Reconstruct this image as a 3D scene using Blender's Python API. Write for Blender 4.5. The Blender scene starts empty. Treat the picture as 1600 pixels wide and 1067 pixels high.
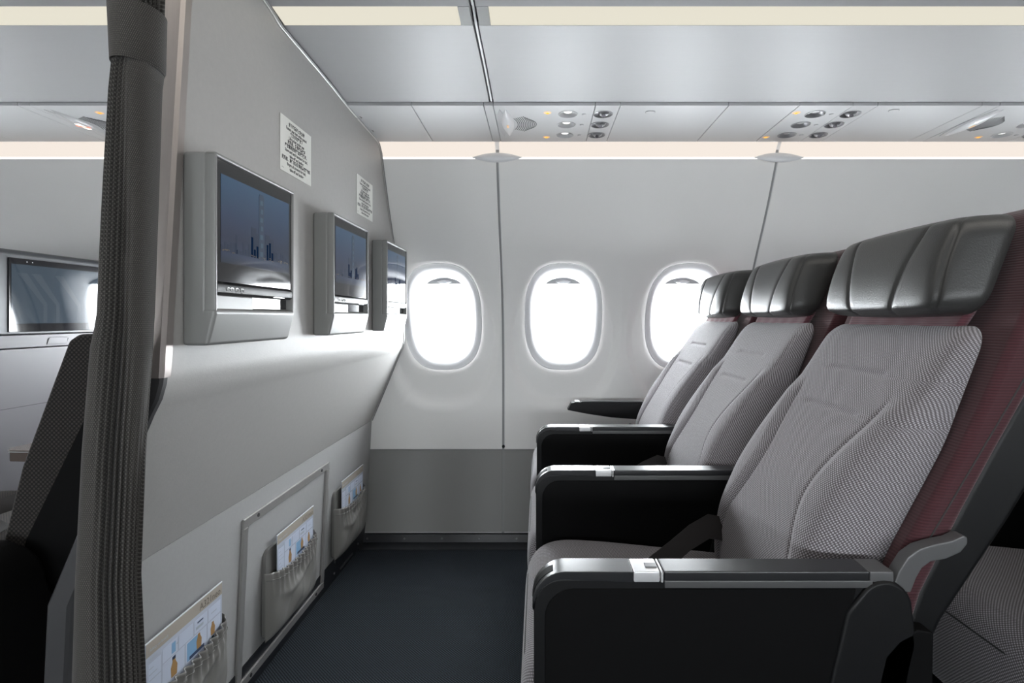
import bpy, bmesh, math, random
from mathutils import Vector
import numpy as np
random.seed(4)
C = bpy.context.scene.collection
SC = bpy.context.scene
CZ = 0.985          # eye height above the carpet
def Z(a): return CZ + a

# ---------------------------------------------------------------- camera
cam = bpy.data.cameras.new('camera'); cam.sensor_width = 36; cam.lens = 19.35
cam.shift_x = -0.02625; cam.shift_y = -0.0228; cam.clip_start = 0.02
co = bpy.data.objects.new('camera', cam); C.objects.link(co)
co.location = (0, 0, CZ); co.rotation_euler = (math.radians(90), 0, 0)
SC.camera = co
# ---------------------------------------------------------------- world: bright overcast sky
SKY = 66.0
w = bpy.data.worlds.new('sky'); SC.world = w; w.use_nodes = True
bg = w.node_tree.nodes['Background']; bg.inputs[0].default_value = (0.975, 0.985, 1.0, 1); bg.inputs[1].default_value = SKY
SC.view_settings.view_transform = 'Standard'; SC.view_settings.look = 'None'
SC.view_settings.gamma = 1.0; SC.view_settings.use_curve_mapping = False
SC.view_settings.exposure = 0.0
SC.cycles.use_denoising = True
SC.cycles.max_bounces = 10; SC.cycles.diffuse_bounces = 6; SC.cycles.glossy_bounces = 4
SC.cycles.sample_clamp_indirect = 6
SEAM0 = -0.158; PITCH = 0.533
WINX = [SEAM0 + PITCH * (k + 0.5) for k in range(-5, 6)]
for k, x in enumerate(WINX):
    if -2.2 < x < 2.4:
        l = bpy.data.lights.new('window_portal', 'AREA'); l.shape = 'RECTANGLE'; l.size = 0.30; l.size_y = 0.42
        l.cycles.is_portal = True
        o = bpy.data.objects.new('window_portal', l); C.objects.link(o)
        o.location = (x, 2.545, CZ); o.rotation_euler = (math.radians(-90), 0, 0)
        o = bpy.data.objects.new('window_portal', l); C.objects.link(o)
        o.location = (x, -1.52, CZ); o.rotation_euler = (math.radians(90), 0, 0)

# ---------------------------------------------------------------- materials
def mat(name, col, rough=0.5, metal=0.0, spec=0.5, emit=None, es=0.0, noise=0.0, nscale=60, bump=0.0, bscale=400, coat=0.0, stretch=(1, 1, 1)):
    m = bpy.data.materials.new(name); m.use_nodes = True
    nt = m.node_tree; b = nt.nodes['Principled BSDF']
    b.inputs['Base Color'].default_value = (*col, 1); b.inputs['Roughness'].default_value = rough
    b.inputs['Metallic'].default_value = metal; b.inputs['Specular IOR Level'].default_value = spec
    b.inputs['Coat Weight'].default_value = coat
    if emit: b.inputs['Emission Color'].default_value = (*emit, 1); b.inputs['Emission Strength'].default_value = es
    if noise or bump:
        tc = nt.nodes.new('ShaderNodeTexCoord'); mp = nt.nodes.new('ShaderNodeMapping'); mp.inputs['Scale'].default_value = stretch
        nt.links.new(tc.outputs['Object'], mp.inputs[0])
    if noise:
        n = nt.nodes.new('ShaderNodeTexNoise'); n.inputs['Scale'].default_value = nscale; n.inputs['Detail'].default_value = 5
        nt.links.new(mp.outputs[0], n.inputs['Vector'])
        mx = nt.nodes.new('ShaderNodeMix'); mx.data_type = 'RGBA'
        mx.inputs['A'].default_value = (*[c * (1 - noise) for c in col], 1); mx.inputs['B'].default_value = (*[min(1, c * (1 + noise)) for c in col], 1)
        nt.links.new(n.outputs['Fac'], mx.inputs['Factor']); nt.links.new(mx.outputs['Result'], b.inputs['Base Color'])
    if bump:
        n2 = nt.nodes.new('ShaderNodeTexNoise'); n2.inputs['Scale'].default_value = bscale; n2.inputs['Detail'].default_value = 3
        nt.links.new(mp.outputs[0], n2.inputs['Vector'])
        bp = nt.nodes.new('ShaderNodeBump'); bp.inputs['Strength'].default_value = bump; bp.inputs['Distance'].default_value = 0.002
        nt.links.new(n2.outputs['Fac'], bp.inputs['Height']); nt.links.new(bp.outputs[0], b.inputs['Normal'])
    return m

def dotted(name, dark, light, period, rough=0.9, uv=True, hard=0.25, bump=0.3, sheen=0.2):
    """woven cloth: a lattice of light stitches on a darker ground"""
    m = bpy.data.materials.new(name); m.use_nodes = True
    nt = m.node_tree; b = nt.nodes['Principled BSDF']; L = nt.links.new
    b.inputs['Roughness'].default_value = rough; b.inputs['Sheen Weight'].default_value = sheen
    b.inputs['Specular IOR Level'].default_value = 0.2
    tc = nt.nodes.new('ShaderNodeTexCoord'); sp = nt.nodes.new('ShaderNodeSeparateXYZ')
    L(tc.outputs['UV' if uv else 'Object'], sp.inputs[0])
    def M(op, a, c=None):
        n = nt.nodes.new('ShaderNodeMath'); n.operation = op
        for i, v in enumerate((a, c)):
            if v is None: continue
            if isinstance(v, (int, float)): n.inputs[i].default_value = v
            else: L(v, n.inputs[i])
        return n.outputs[0]
    k = 2 * math.pi / period
    s = M('MULTIPLY', M('SINE', M('MULTIPLY', sp.outputs[0], k)), M('SINE', M('MULTIPLY', sp.outputs[1], k)))
    mr = nt.nodes.new('ShaderNodeMapRange'); mr.interpolation_type = 'SMOOTHSTEP'
    mr.inputs['From Min'].default_value = -0.05; mr.inputs['From Max'].default_value = -0.05 + 2 * hard
    L(s, mr.inputs['Value'])
    mx = nt.nodes.new('ShaderNodeMix'); mx.data_type = 'RGBA'
    mx.inputs['A'].default_value = (*dark, 1); mx.inputs['B'].default_value = (*light, 1)
    L(mr.outputs[0], mx.inputs['Factor'])
    n = nt.nodes.new('ShaderNodeTexNoise'); n.inputs['Scale'].default_value = 500; n.inputs['Detail'].default_value = 2
    L(tc.outputs['Object'], n.inputs['Vector'])
    m2 = nt.nodes.new('ShaderNodeMix'); m2.data_type = 'RGBA'; m2.blend_type = 'MULTIPLY'; m2.inputs['Factor'].default_value = 0.5
    L(mx.outputs['Result'], m2.inputs['A']); L(n.outputs['Fac'], m2.inputs['B'])
    L(m2.outputs['Result'], b.inputs['Base Color'])
    bp = nt.nodes.new('ShaderNodeBump'); bp.inputs['Strength'].default_value = bump; bp.inputs['Distance'].default_value = 0.0015
    L(mr.outputs[0], bp.inputs['Height']); L(bp.outputs[0], b.inputs['Normal'])
    return m

def emis(name, col, s):
    m = bpy.data.materials.new(name); m.use_nodes = True; nt = m.node_tree
    nt.nodes.remove(nt.nodes['Principled BSDF']); e = nt.nodes.new('ShaderNodeEmission')
    e.inputs[0].default_value = (*col, 1); e.inputs[1].default_value = s
    nt.links.new(e.outputs[0], nt.nodes['Material Output'].inputs[0]); return m

def glass(name):
    m = bpy.data.materials.new(name); m.use_nodes = True; nt = m.node_tree
    nt.nodes.remove(nt.nodes['Principled BSDF'])
    t = nt.nodes.new('ShaderNodeBsdfTransparent'); t.inputs[0].default_value = (0.93, 0.95, 0.96, 1)
    g = nt.nodes.new('ShaderNodeBsdfGlossy'); g.inputs['Roughness'].default_value = 0.02
    x = nt.nodes.new('ShaderNodeMixShader'); x.inputs[0].default_value = 0.06
    nt.links.new(t.outputs[0], x.inputs[1]); nt.links.new(g.outputs[0], x.inputs[2])
    nt.links.new(x.outputs[0], nt.nodes['Material Output'].inputs[0]); return m

M_ = dict(
    wall=mat('wall_plastic', (0.87, 0.86, 0.84), 0.42, noise=0.012, nscale=250, bump=0.12, bscale=260),
    dado=mat('dado_plastic', (0.27, 0.268, 0.262), 0.6, bump=0.1, bscale=300),
    seam=mat('seam_rubber', (0.28, 0.28, 0.28), 0.5),
    seam_light=mat('seam_edge', (0.7, 0.7, 0.7), 0.4),
    bezel=mat('window_bezel', (0.78, 0.78, 0.79), 0.35),
    shade=mat('window_shade', (0.40, 0.40, 0.41), 0.5),
    bin=mat('bin_panel', (0.345, 0.345, 0.347), 0.5, metal=0.0, noise=0.02, nscale=40, bump=0.04, bscale=200, stretch=(0.2, 3, 3)),
    psu=mat('service_panel', (0.49, 0.492, 0.50), 0.4),
    gap=mat('dark_gap', (0.05, 0.05, 0.055), 0.6),
    bulk=mat('bulkhead_laminate', (0.39, 0.382, 0.37), 0.5, noise=0.05, nscale=90, bump=0.10, bscale=300, stretch=(1, 1, 1)),
    bulk2=mat('bulkhead_laminate_lower', (0.33, 0.33, 0.327), 0.55, noise=0.05, nscale=110, bump=0.08, bscale=300),
    alu=mat('brushed_aluminium', (0.40, 0.365, 0.345), 0.38, metal=0.75, noise=0.06, nscale=30, stretch=(8, 8, 0.3)),
    alu2=mat('frame_aluminium', (0.52, 0.51, 0.50), 0.35, metal=0.7),
    darkmetal=mat('dark_edge', (0.035, 0.035, 0.037), 0.55),
    kick=mat('kick_strip', (0.012, 0.013, 0.016), 0.35),
    screw=mat('screw_head', (0.35, 0.35, 0.35), 0.3, metal=0.9),
    shroud=mat('monitor_shroud', (0.22, 0.22, 0.216), 0.42, bump=0.05, bscale=500),
    blackgloss=mat('black_glass', (0.008, 0.008, 0.010), 0.06, spec=0.6),
    black=mat('black_plastic', (0.0045, 0.0047, 0.0052), 0.45, spec=0.22, bump=0.08, bscale=600),
    armtop=mat('armrest_cap', (0.014, 0.0145, 0.016), 0.30, bump=0.05, bscale=600),
    black_matte=mat('black_matte', (0.0028, 0.0028, 0.003), 0.65, spec=0.08),
    silver=mat('latch_silver', (0.60, 0.60, 0.61), 0.35, metal=0.5),
    strip=mat('strip_grey', (0.09, 0.09, 0.092), 0.35, metal=0.4),
    bracket=mat('bracket_grey', (0.075, 0.075, 0.077), 0.4),
    leather=mat('grey_leather', (0.034, 0.034, 0.033), 0.38, bump=0.25, bscale=450, spec=0.5),
    thread=mat('dark_thread', (0.03, 0.03, 0.03), 0.8),
    belt=mat('belt_webbing', (0.02, 0.018, 0.018), 0.6, bump=0.3, bscale=900),
    paper=mat('placard_paper', (0.72, 0.72, 0.68), 0.5),
    ink=mat('black_ink', (0.02, 0.02, 0.02), 0.6),
    cream=emis('cove_diffuser', (1.0, 0.90, 0.81), 0.93),
    lens=emis('cove_lens', (1.0, 0.98, 0.94), 2.4),
    bincream=emis('bin_light_diffuser', (1.0, 0.95, 0.80), 0.80),
    ceil_light=emis('aisle_light', (1.0, 0.95, 0.88), 3.0),
    amber=emis('amber_symbol', (1.0, 0.42, 0.06), 1.8),
    amber_ring=mat('amber_ring', (0.8, 0.55, 0.3), 0.5, emit=(1.0, 0.55, 0.22), es=0.25),
    red=emis('red_symbol', (1.0, 0.25, 0.15), 1.6),
    whitelit=emis('white_symbol', (1.0, 0.95, 0.88), 1.6),
    reading=emis('reading_lamp', (1.0, 1.0, 0.98), 1.3),
    cup=mat('nozzle_cup', (0.30, 0.30, 0.31), 0.35, metal=0.5),
    chrome=mat('nozzle_chrome', (0.5, 0.5, 0.52), 0.15, metal=1.0),
    signgrey=mat('sign_lens', (0.42, 0.42, 0.43), 0.3),
    signlight=mat('sign_lens_light', (0.62, 0.62, 0.63), 0.3),
    glass=glass('window_glass'),
    cloth=dotted('seat_cloth', (0.135, 0.123, 0.130), (0.50, 0.475, 0.505), 0.0058),
    cloth_wing=dotted('dark_wing_cloth', (0.006, 0.0055, 0.0055), (0.045, 0.038, 0.034), 0.009),
    cloth_dark=dotted('dark_seat_cloth', (0.012, 0.010, 0.010), (0.07, 0.05, 0.045), 0.0072),
    pouchmat=mat('pocket_vinyl', (0.20, 0.195, 0.185), 0.38, bump=0.1, bscale=300),
    padmat=mat('pocket_board', (0.15, 0.147, 0.14), 0.45),
    card=mat('card_white', (0.50, 0.54, 0.64), 0.25, coat=0.5),
    cardband=mat('card_beige', (0.42, 0.38, 0.33), 0.25, coat=0.5),
    cardfilm=mat('card_film_edge', (0.75, 0.78, 0.82), 0.1),
    tan=mat('print_tan', (0.34, 0.20, 0.08), 0.4), navy=mat('print_navy', (0.03, 0.05, 0.10), 0.4),
    skyb=mat('print_blue', (0.20, 0.36, 0.55), 0.4), greyp=mat('print_grey', (0.36, 0.40, 0.46), 0.4), pale=mat('print_pale', (0.50, 0.55, 0.66), 0.4),
    brownink=mat('print_brown', (0.10, 0.08, 0.06), 0.4),
    shelld=mat('console_dark', (0.06, 0.063, 0.07), 0.4, metal=0.2),
    shellp=mat('console_light', (0.13, 0.126, 0.136), 0.5),
    wood=mat('table_top', (0.10, 0.08, 0.07), 0.2),
    ceilm=mat('ceiling_white', (0.5, 0.5, 0.5), 0.6), endm=mat('cabin_end', (0.15, 0.15, 0.16), 0.7),
    nearm=mat('near_wall', (0.6, 0.6, 0.6), 0.7),
)
# maroon cloth with fine ribs
def ribbed(name, c1, c2, freq, axis='Z'):
    m = bpy.data.materials.new(name); m.use_nodes = True; nt = m.node_tree; b = nt.nodes['Principled BSDF']
    b.inputs['Roughness'].default_value = 0.85; b.inputs['Sheen Weight'].default_value = 0.25; b.inputs['Specular IOR Level'].default_value = 0.2
    tc = nt.nodes.new('ShaderNodeTexCoord'); wv = nt.nodes.new('ShaderNodeTexWave'); wv.bands_direction = axis
    wv.inputs['Scale'].default_value = freq; wv.inputs['Distortion'].default_value = 0.4; wv.inputs['Detail'].default_value = 1
    nt.links.new(tc.outputs['Object'], wv.inputs['Vector'])
    mx = nt.nodes.new('ShaderNodeMix'); mx.data_type = 'RGBA'; mx.inputs['A'].default_value = (*c1, 1); mx.inputs['B'].default_value = (*c2, 1)
    nt.links.new(wv.outputs['Fac'], mx.inputs['Factor']); nt.links.new(mx.outputs['Result'], b.inputs['Base Color'])
    bp = nt.nodes.new('ShaderNodeBump'); bp.inputs['Strength'].default_value = 0.35; bp.inputs['Distance'].default_value = 0.001
    nt.links.new(wv.outputs['Fac'], bp.inputs['Height']); nt.links.new(bp.outputs[0], b.inputs['Normal']); return m
M_['maroon'] = ribbed('maroon_cloth', (0.038, 0.012, 0.015), (0.062, 0.019, 0.024), 75)
M_['maroon_light'] = ribbed('maroon_flap_cloth', (0.085, 0.028, 0.038), (0.13, 0.05, 0.06), 75)
M_['black_cloth'] = ribbed('black_shell_cloth', (0.006, 0.006, 0.007), (0.012, 0.012, 0.013), 75)
M_['curtain'] = dotted('curtain_cloth', (0.045, 0.042, 0.039), (0.12, 0.112, 0.103), 0.006, hard=0.4, sheen=0.1, bump=0.2)
M_['curtain_band'] = dotted('curtain_band_cloth', (0.045, 0.042, 0.039), (0.12, 0.112, 0.103), 0.006, hard=0.4, sheen=0.1, bump=0.2)
# carpet
M_['carpet'] = dotted('navy_carpet', (0.006, 0.0078, 0.011), (0.046, 0.060, 0.076), 0.009, uv=False, hard=0.3, bump=0.6, sheen=0.0)
# screen picture: dusk sky gradient, lit from behind
def screenmat():
    m = bpy.data.materials.new('screen_picture'); m.use_nodes = True; nt = m.node_tree; b = nt.nodes['Principled BSDF']
    b.inputs['Base Color'].default_value = (0.008, 0.009, 0.012, 1); b.inputs['Roughness'].default_value = 0.06; b.inputs['Specular IOR Level'].default_value = 0.6
    tc = nt.nodes.new('ShaderNodeTexCoord'); sp = nt.nodes.new('ShaderNodeSeparateXYZ'); nt.links.new(tc.outputs['Generated'], sp.inputs[0])
    r = nt.nodes.new('ShaderNodeValToRGB'); nt.links.new(sp.outputs[2], r.inputs[0])
    e = r.color_ramp.elements; e[0].position = 0; e[0].color = (0.006, 0.010, 0.022, 1); e[1].position = 1; e[1].color = (0.012, 0.050, 0.105, 1)
    for p, c in ((0.1, (0.012, 0.025, 0.06, 1)), (0.3, (0.006, 0.013, 0.036, 1)), (0.55, (0.007, 0.022, 0.060, 1))):
        k = e.new(p); k.color = c
    n = nt.nodes.new('ShaderNodeTexNoise'); n.inputs['Scale'].default_value = 3; n.inputs['Detail'].default_value = 4
    nt.links.new(tc.outputs['Generated'], n.inputs['Vector'])
    x = nt.nodes.new('ShaderNodeMix'); x.data_type = 'RGBA'; x.blend_type = 'ADD'; x.inputs['Factor'].default_value = 0.012
    nt.links.new(r.outputs[0], x.inputs['A']); nt.links.new(n.outputs['Color'], x.inputs['B'])
    nt.links.new(x.outputs['Result'], b.inputs['Emission Color']); b.inputs['Emission Strength'].default_value = 1.0
    return m
M_['screen'] = screenmat()
def lit(name, col): return mat(name, (0.008, 0.009, 0.012), 0.06, spec=0.6, emit=col, es=1.0)
M_['tower1'] = lit('picture_tower_dark', (0.006, 0.015, 0.038)); M_['tower2'] = lit('picture_tower', (0.016, 0.032, 0.060))
M_['tower3'] = lit('picture_tower_light', (0.035, 0.070, 0.105)); M_['citylights'] = lit('picture_city_lights', (0.12, 0.09, 0.06))
M_['offscreen'] = mat('off_screen_sheen', (0.01, 0.014, 0.02), 0.05, spec=0.8, emit=(0.03, 0.045, 0.06), es=1.0)  # screen is off; its bluish sheen is put in as a faint glow
M_['offreflect'] = mat('off_screen_reflection', (0.01, 0.014, 0.02), 0.05, spec=0.8, emit=(0.05, 0.065, 0.08), es=1.0)  # glow colour standing in for diagonal reflections

# ---------------------------------------------------------------- helpers
def tag(o, label=None, cat=None, group=None, kind=None):
    if label: o['label'] = label
    if cat: o['category'] = cat
    if group: o['group'] = group
    if kind: o['kind'] = kind
    return o
def thing(name, loc=(0, 0, 0), label=None, cat=None, group=None):
    o = bpy.data.objects.new(name, None); o.empty_display_size = 0.05; C.objects.link(o); o.location = loc
    return tag(o, label, cat, group)
def link(name, me, m, parent=None, smooth=True, angle=40):
    o = bpy.data.objects.new(name, me); C.objects.link(o)
    if m is not None:
        me.materials.clear(); me.materials.append(M_[m] if isinstance(m, str) else m)
    if smooth:
        me.shade_smooth() if hasattr(me, 'shade_smooth') else [setattr(p, 'use_smooth', True) for p in me.polygons]
        if angle < 180:
            try: me.set_sharp_from_angle(angle=math.radians(angle))
            except Exception: pass
    if parent is not None: o.parent = parent
    return o
def raw(name, verts, faces, m, parent=None, smooth=True, angle=40, uv=None):
    me = bpy.data.meshes.new(name); me.from_pydata([tuple(v) for v in verts], [], faces)
    if uv is not None:
        l = me.uv_layers.new(name='UVMap')
        for lp in me.loops: l.data[lp.index].uv = uv[lp.vertex_index]
    me.update()
    return link(name, me, m, parent, smooth, angle)
def bmobj(name, bm, m, parent=None, angle=40, fix=True):
    if fix: bmesh.ops.recalc_face_normals(bm, faces=bm.faces[:])
    me = bpy.data.meshes.new(name); bm.to_mesh(me); bm.free()
    o = link(name, me, m, parent, True, angle)
    wn_ = o.modifiers.new('weighted_normals', 'WEIGHTED_NORMAL'); wn_.keep_sharp = True; wn_.mode = 'FACE_AREA'; wn_.weight = 100
    return o
def add_prism(bm, poly, axis, lo, hi, bevel=0.0, seg=2):
    """extrude polygon poly (list of 2-tuples) along axis: 'x' poly=(y,z); 'y' poly=(x,z); 'z' poly=(x,y)"""
    def P(a, b, t): return {'x': (t, a, b), 'y': (a, t, b), 'z': (a, b, t)}[axis]
    n = len(poly)
    v0 = [bm.verts.new(P(a, b, lo)) for a, b in poly]; v1 = [bm.verts.new(P(a, b, hi)) for a, b in poly]
    fs = [bm.faces.new(v0[::-1]), bm.faces.new(v1)]
    for i in range(n): fs.append(bm.faces.new((v0[i], v0[(i + 1) % n], v1[(i + 1) % n], v1[i])))
    bmesh.ops.recalc_face_normals(bm, faces=fs)
    if bevel:
        es = {e for f in fs for e in f.edges if e.calc_face_angle(0) > math.radians(30)}
        bmesh.ops.bevel(bm, geom=list(es), offset=bevel, segments=seg, profile=0.5, affect='EDGES', clamp_overlap=True)
def add_box(bm, a, b, bevel=0.0, seg=2):
    add_prism(bm, [(a[0], a[1]), (b[0], a[1]), (b[0], b[1]), (a[0], b[1])], 'z', a[2], b[2], bevel, seg)
def box(name, a, b, m, parent=None, bevel=0.0, seg=2):
    bm = bmesh.new(); add_box(bm, a, b, bevel, seg); return bmobj(name, bm, m, parent)
def prism(name, poly, axis, lo, hi, m, parent=None, bevel=0.0, seg=2):
    bm = bmesh.new(); add_prism(bm, poly, axis, lo, hi, bevel, seg); return bmobj(name, bm, m, parent)
def arc(cx, cy, r, a0, a1, n=8):
    return [(cx + r * math.cos(math.radians(a0 + (a1 - a0) * i / n)), cy + r * math.sin(math.radians(a0 + (a1 - a0) * i / n))) for i in range(n + 1)]
def rrect(w, h, r, n=5, cx=0, cy=0):
    p = []
    for sx, sy, a in ((1, 1, 0), (-1, 1, 90), (-1, -1, 180), (1, -1, 270)):
        p += arc(cx + sx * (w / 2 - r), cy + sy * (h / 2 - r), r, a, a + 90, n)
    return p
def loft(name, loops, m, parent=None, caps=(True, True), closed=True, angle=60, uv=None, bm=None):
    vs = []; fs = []; n = len(loops[0])
    for L in loops: vs += list(L)
    for i in range(len(loops) - 1):
        for j in range(n if closed else n - 1):
            a = i * n + j; b = i * n + (j + 1) % n; fs.append((a, b, b + n, a + n))
    if closed and caps[0]: fs.append(tuple(range(n))[::-1])
    if closed and caps[1]: fs.append(tuple((len(loops) - 1) * n + j for j in range(n)))
    me = bpy.data.meshes.new(name); me.from_pydata([tuple(v) for v in vs], [], fs)
    if uv is not None:
        l = me.uv_layers.new(name='UVMap')
        for lp in me.loops: l.data[lp.index].uv = uv[lp.vertex_index]
    b2 = bmesh.new(); b2.from_mesh(me); bmesh.ops.recalc_face_normals(b2, faces=b2.faces[:]); b2.to_mesh(me); b2.free()
    return link(name, me, m, parent, True, angle)
def tube(name, pts, r, m, parent=None, n=8, closed=False):
    loops = []; k = len(pts); pts = [Vector(p) for p in pts]
    for i, p in enumerate(pts):
        a = pts[(i - 1) % k] if closed or i > 0 else p; b = pts[(i + 1) % k] if closed or i < k - 1 else p
        t = (b - a).normalized(); up = Vector((0, 0, 1)) if abs(t.z) < 0.9 else Vector((1, 0, 0))
        s = t.cross(up).normalized(); u = s.cross(t)
        loops.append([p + s * r * math.cos(2 * math.pi * j / n) + u * r * math.sin(2 * math.pi * j / n) for j in range(n)])
    if closed: loops.append(loops[0]); return loft(name, loops, m, parent, (False, False))
    return loft(name, loops, m, parent)
def interp(x, tab):
    xs = [t[0] for t in tab]; ys = [t[1] for t in tab]
    if xs[0] > xs[-1]: xs = xs[::-1]; ys = ys[::-1]
    return float(np.interp(x, xs, ys))
def smooth_tab(tab, n=60):
    """resample a table smoothly (catmull-like through repeated averaging) for round profiles"""
    xs = np.linspace(tab[0][0], tab[-1][0], n); t = sorted(tab)
    ys = np.interp(xs, [a for a, _ in t], [b for _, b in t])
    for _ in range(10): ys[1:-1] = (ys[:-2] + 2 * ys[1:-1] + ys[2:]) / 4
    return list(zip(xs, ys))
def text(name, body, size, m, parent, place, align='CENTER', spacing=1.0, bold=0.0, thick=0.0):
    """flat lettering; place(u,v) -> point for text-plane coordinates"""
    cu = bpy.data.curves.new(name, 'FONT'); cu.body = body; cu.size = size; cu.align_x = align; cu.align_y = 'TOP'
    cu.space_line = spacing; cu.offset = bold; cu.extrude = thick; cu.resolution_u = 2
    o = bpy.data.objects.new('tmp', cu); C.objects.link(o)
    dg = bpy.context.evaluated_depsgraph_get(); me = bpy.data.meshes.new_from_object(o.evaluated_get(dg))
    bpy.data.objects.remove(o); me.name = name
    for v in me.vertices: v.co = place(v.co.x, v.co.y, v.co.z)
    me.materials.clear()
    return link(name, me, m, parent, False)
def copy_tree(o, parent=None):
    c = o.copy(); C.objects.link(c)
    if parent is not None:
        c.parent = parent; c.matrix_parent_inverse = o.matrix_parent_inverse.copy()
    for ch in KIDS(o): copy_tree(ch, c)
    return c
def KIDS(o): return [x for x in list(bpy.data.objects) if x.parent == o]
def leaf(n, a, b, e=1.6):
    """pointed-lens outline, long axis a along first coordinate"""
    p = []
    for i in range(n): t = -1 + 2 * i / n; p.append((a * t, b * (1 - t * t) ** 1.1))
    for i in range(n): t = 1 - 2 * i / n; p.append((a * t, -b * (1 - t * t) ** 1.1))
    return p

# ---------------------------------------------------------------- cabin cross-section
PT = smooth_tab([(Z(-.985), 2.42), (Z(-.80), 2.445), (Z(-.587), 2.455), (Z(-.30), 2.458), (Z(-.12), 2.448), (Z(0), 2.425), (Z(.1), 2.385),
                 (Z(.254), 2.30), (Z(.376), 2.22), (Z(.49), 2.155), (Z(.608), 2.095)], 90)
def P(z): return interp(z, PT)
X0, X1 = -3.0, 3.2
PSUZ = Z(.66)
# floor
fl = box('floor', (X0, -1.5, -0.05), (X1, 2.60, 0), 'carpet'); tag(fl, kind='structure')
# far (window) wall
SEAMS = [SEAM0 + 2 * PITCH * k for k in range(-3, 4)]
wf_bm = bmesh.new()
for s in SEAMS:                                # recessed rubber channel with a light lip, follows the wall section
    for (dx0, dx1, dep) in ((-.0058, .0058, .004),):
        zz = np.linspace(0.03, Z(.66), 40)
        for a, b in zip(zz[:-1], zz[1:]):
            v = [wf_bm.verts.new(q) for q in ((s + dx0, P(a) + dep, a), (s + dx1, P(a) + dep, a), (s + dx1, P(b) + dep, b), (s + dx0, P(b) + dep, b))]
            wf_bm.faces.new(v)
wall_far = bmobj('wall_far', wf_bm, 'seam'); tag(wall_far, kind='structure')
for s in SEAMS:                                # slim pale bead inside each seam
    tube('seam_bead', [(s + .0045, P(z) + .003, z) for z in np.linspace(Z(-.585), Z(.605), 30)], .0016, 'seam_light', wall_far, 6)
AW, BW = 0.168, 0.229
def sel(t, a, b, n=2.7):
    c, s = math.cos(t), math.sin(t)
    return a * abs(c) ** (2 / n) * (1 if c >= 0 else -1), b * abs(s) ** (2 / n) * (1 if s >= 0 else -1)
def dish(x, z):
    """shallow scoop pressed into the panel around each window"""
    zc = z - Z(-.03); hz = .385 if zc < 0 else .56
    r = ((abs(x) / .258) ** 2.6 + (abs(zc) / hz) ** 2.6) ** (1 / 2.6)
    t = min(1, max(0, (1.0 - r) / (.15 if zc < 0 else .15 + min(.5, zc * 1.6)))); return .027 * t * t * (3 - 2 * t)
ZL, ZT = Z(-.584), Z(.606)
def cell(cx, xa, xb, K=30, N=144):
    hwL, hwR = cx - xa, xb - cx; up, dn = ZT - CZ, CZ - ZL
    ang = [2 * math.pi * i / N for i in range(N)]
    for c in ((hwR, up), (-hwL, up), (-hwL, -dn), (hwR, -dn)):
        a = math.atan2(c[1], c[0]) % (2 * math.pi); k = min(range(N), key=lambda i: abs(ang[i] - a)); ang[k] = a
    vs = []
    for a in ang:
        c, s = math.cos(a), math.sin(a)
        # inner point on the window outline in direction a (solve superellipse radius), outer on the rectangle
        r0 = ((abs(c) / AW) ** 2.7 + (abs(s) / BW) ** 2.7) ** (-1 / 2.7)
        rx = (hwR if c > 0 else hwL) / max(abs(c), 1e-9); rz = (up if s > 0 else dn) / max(abs(s), 1e-9); r1 = min(rx, rz)
        for k in range(K + 1):
            r = r0 + (r1 - r0) * (k / K) ** 1.05; x, z = r * c, CZ + r * s
            vs.append((cx + x, P(z) + dish(x, z), z))
    fs = []
    for i in range(N):
        for k in range(K):
            a = i * (K + 1) + k; b = ((i + 1) % N) * (K + 1) + k; fs.append((a, a + 1, b + 1, b))
    return vs, fs
for s in SEAMS[:-1]:
    bm = bmesh.new()
    for j in (0, 1):
        xa = s + .006 if j == 0 else s + PITCH; xb = s + PITCH if j == 0 else s + 2 * PITCH - .006
        vs, fs = cell(s + PITCH * (j + .5), xa, xb)
        bv = [bm.verts.new(v) for v in vs]
        for f in fs: bm.faces.new([bv[i] for i in f])
    bmesh.ops.remove_doubles(bm, verts=bm.verts[:], dist=.0008)
    bmesh.ops.recalc_face_normals(bm, faces=bm.faces[:])
    # turn the panel's edges outward so that it has thickness
    es = [e for e in bm.edges if e.is_boundary]
    r = bmesh.ops.extrude_edge_only(bm, edges=es)
    for v in [g for g in r['geom'] if isinstance(g, bmesh.types.BMVert)]: v.co.y += .012
    o = bmobj('side_panel', bm, 'wall', wall_far, 45)
    zz = list(np.linspace(Z(-.590), Z(-.943), 14))
    xa, xb = s + .006, s + 2 * PITCH - .006
    pr = [(P(z), z) for z in zz]; pr = [(P(zz[0]) + .015, zz[0])] + pr + [(P(zz[-1]) + .015, zz[-1])]
    prism('dado_panel', pr, 'x', xa, xb, 'dado', wall_far)
    prism('dado_cap', [(P(Z(-.587)) - .0025, Z(-.589)), (P(Z(-.587)) - .0025, Z(-.5855)), (P(Z(-.587)) + .02, Z(-.5855)), (P(Z(-.587)) + .02, Z(-.589))], 'x', xa, xb, 'seam', wall_far)
    prism('dado_foot', [(P(.04) - .003, Z(-.945)), (P(.04) - .003, Z(-.941)), (P(.04) + .02, Z(-.941)), (P(.04) + .02, Z(-.945))], 'x', xa, xb, 'silver', wall_far)
    # screw studs at the foot of the seam
    for dz in (-.572,):
        prism('panel_stud', [(a + s, b + Z(dz)) for a, b in arc(0, 0, .007, 0, 330, 11)], 'y', P(Z(dz)) - .002, P(Z(dz)) + .01, 'black', wall_far)
prism('base_trough', [(2.335, 0.0), (2.335, 0.004), (2.405, 0.006), (2.412, Z(-.948)), (2.46, Z(-.948)), (2.46, 0)], 'x', X0, X1, 'kick', wall_far)
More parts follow.
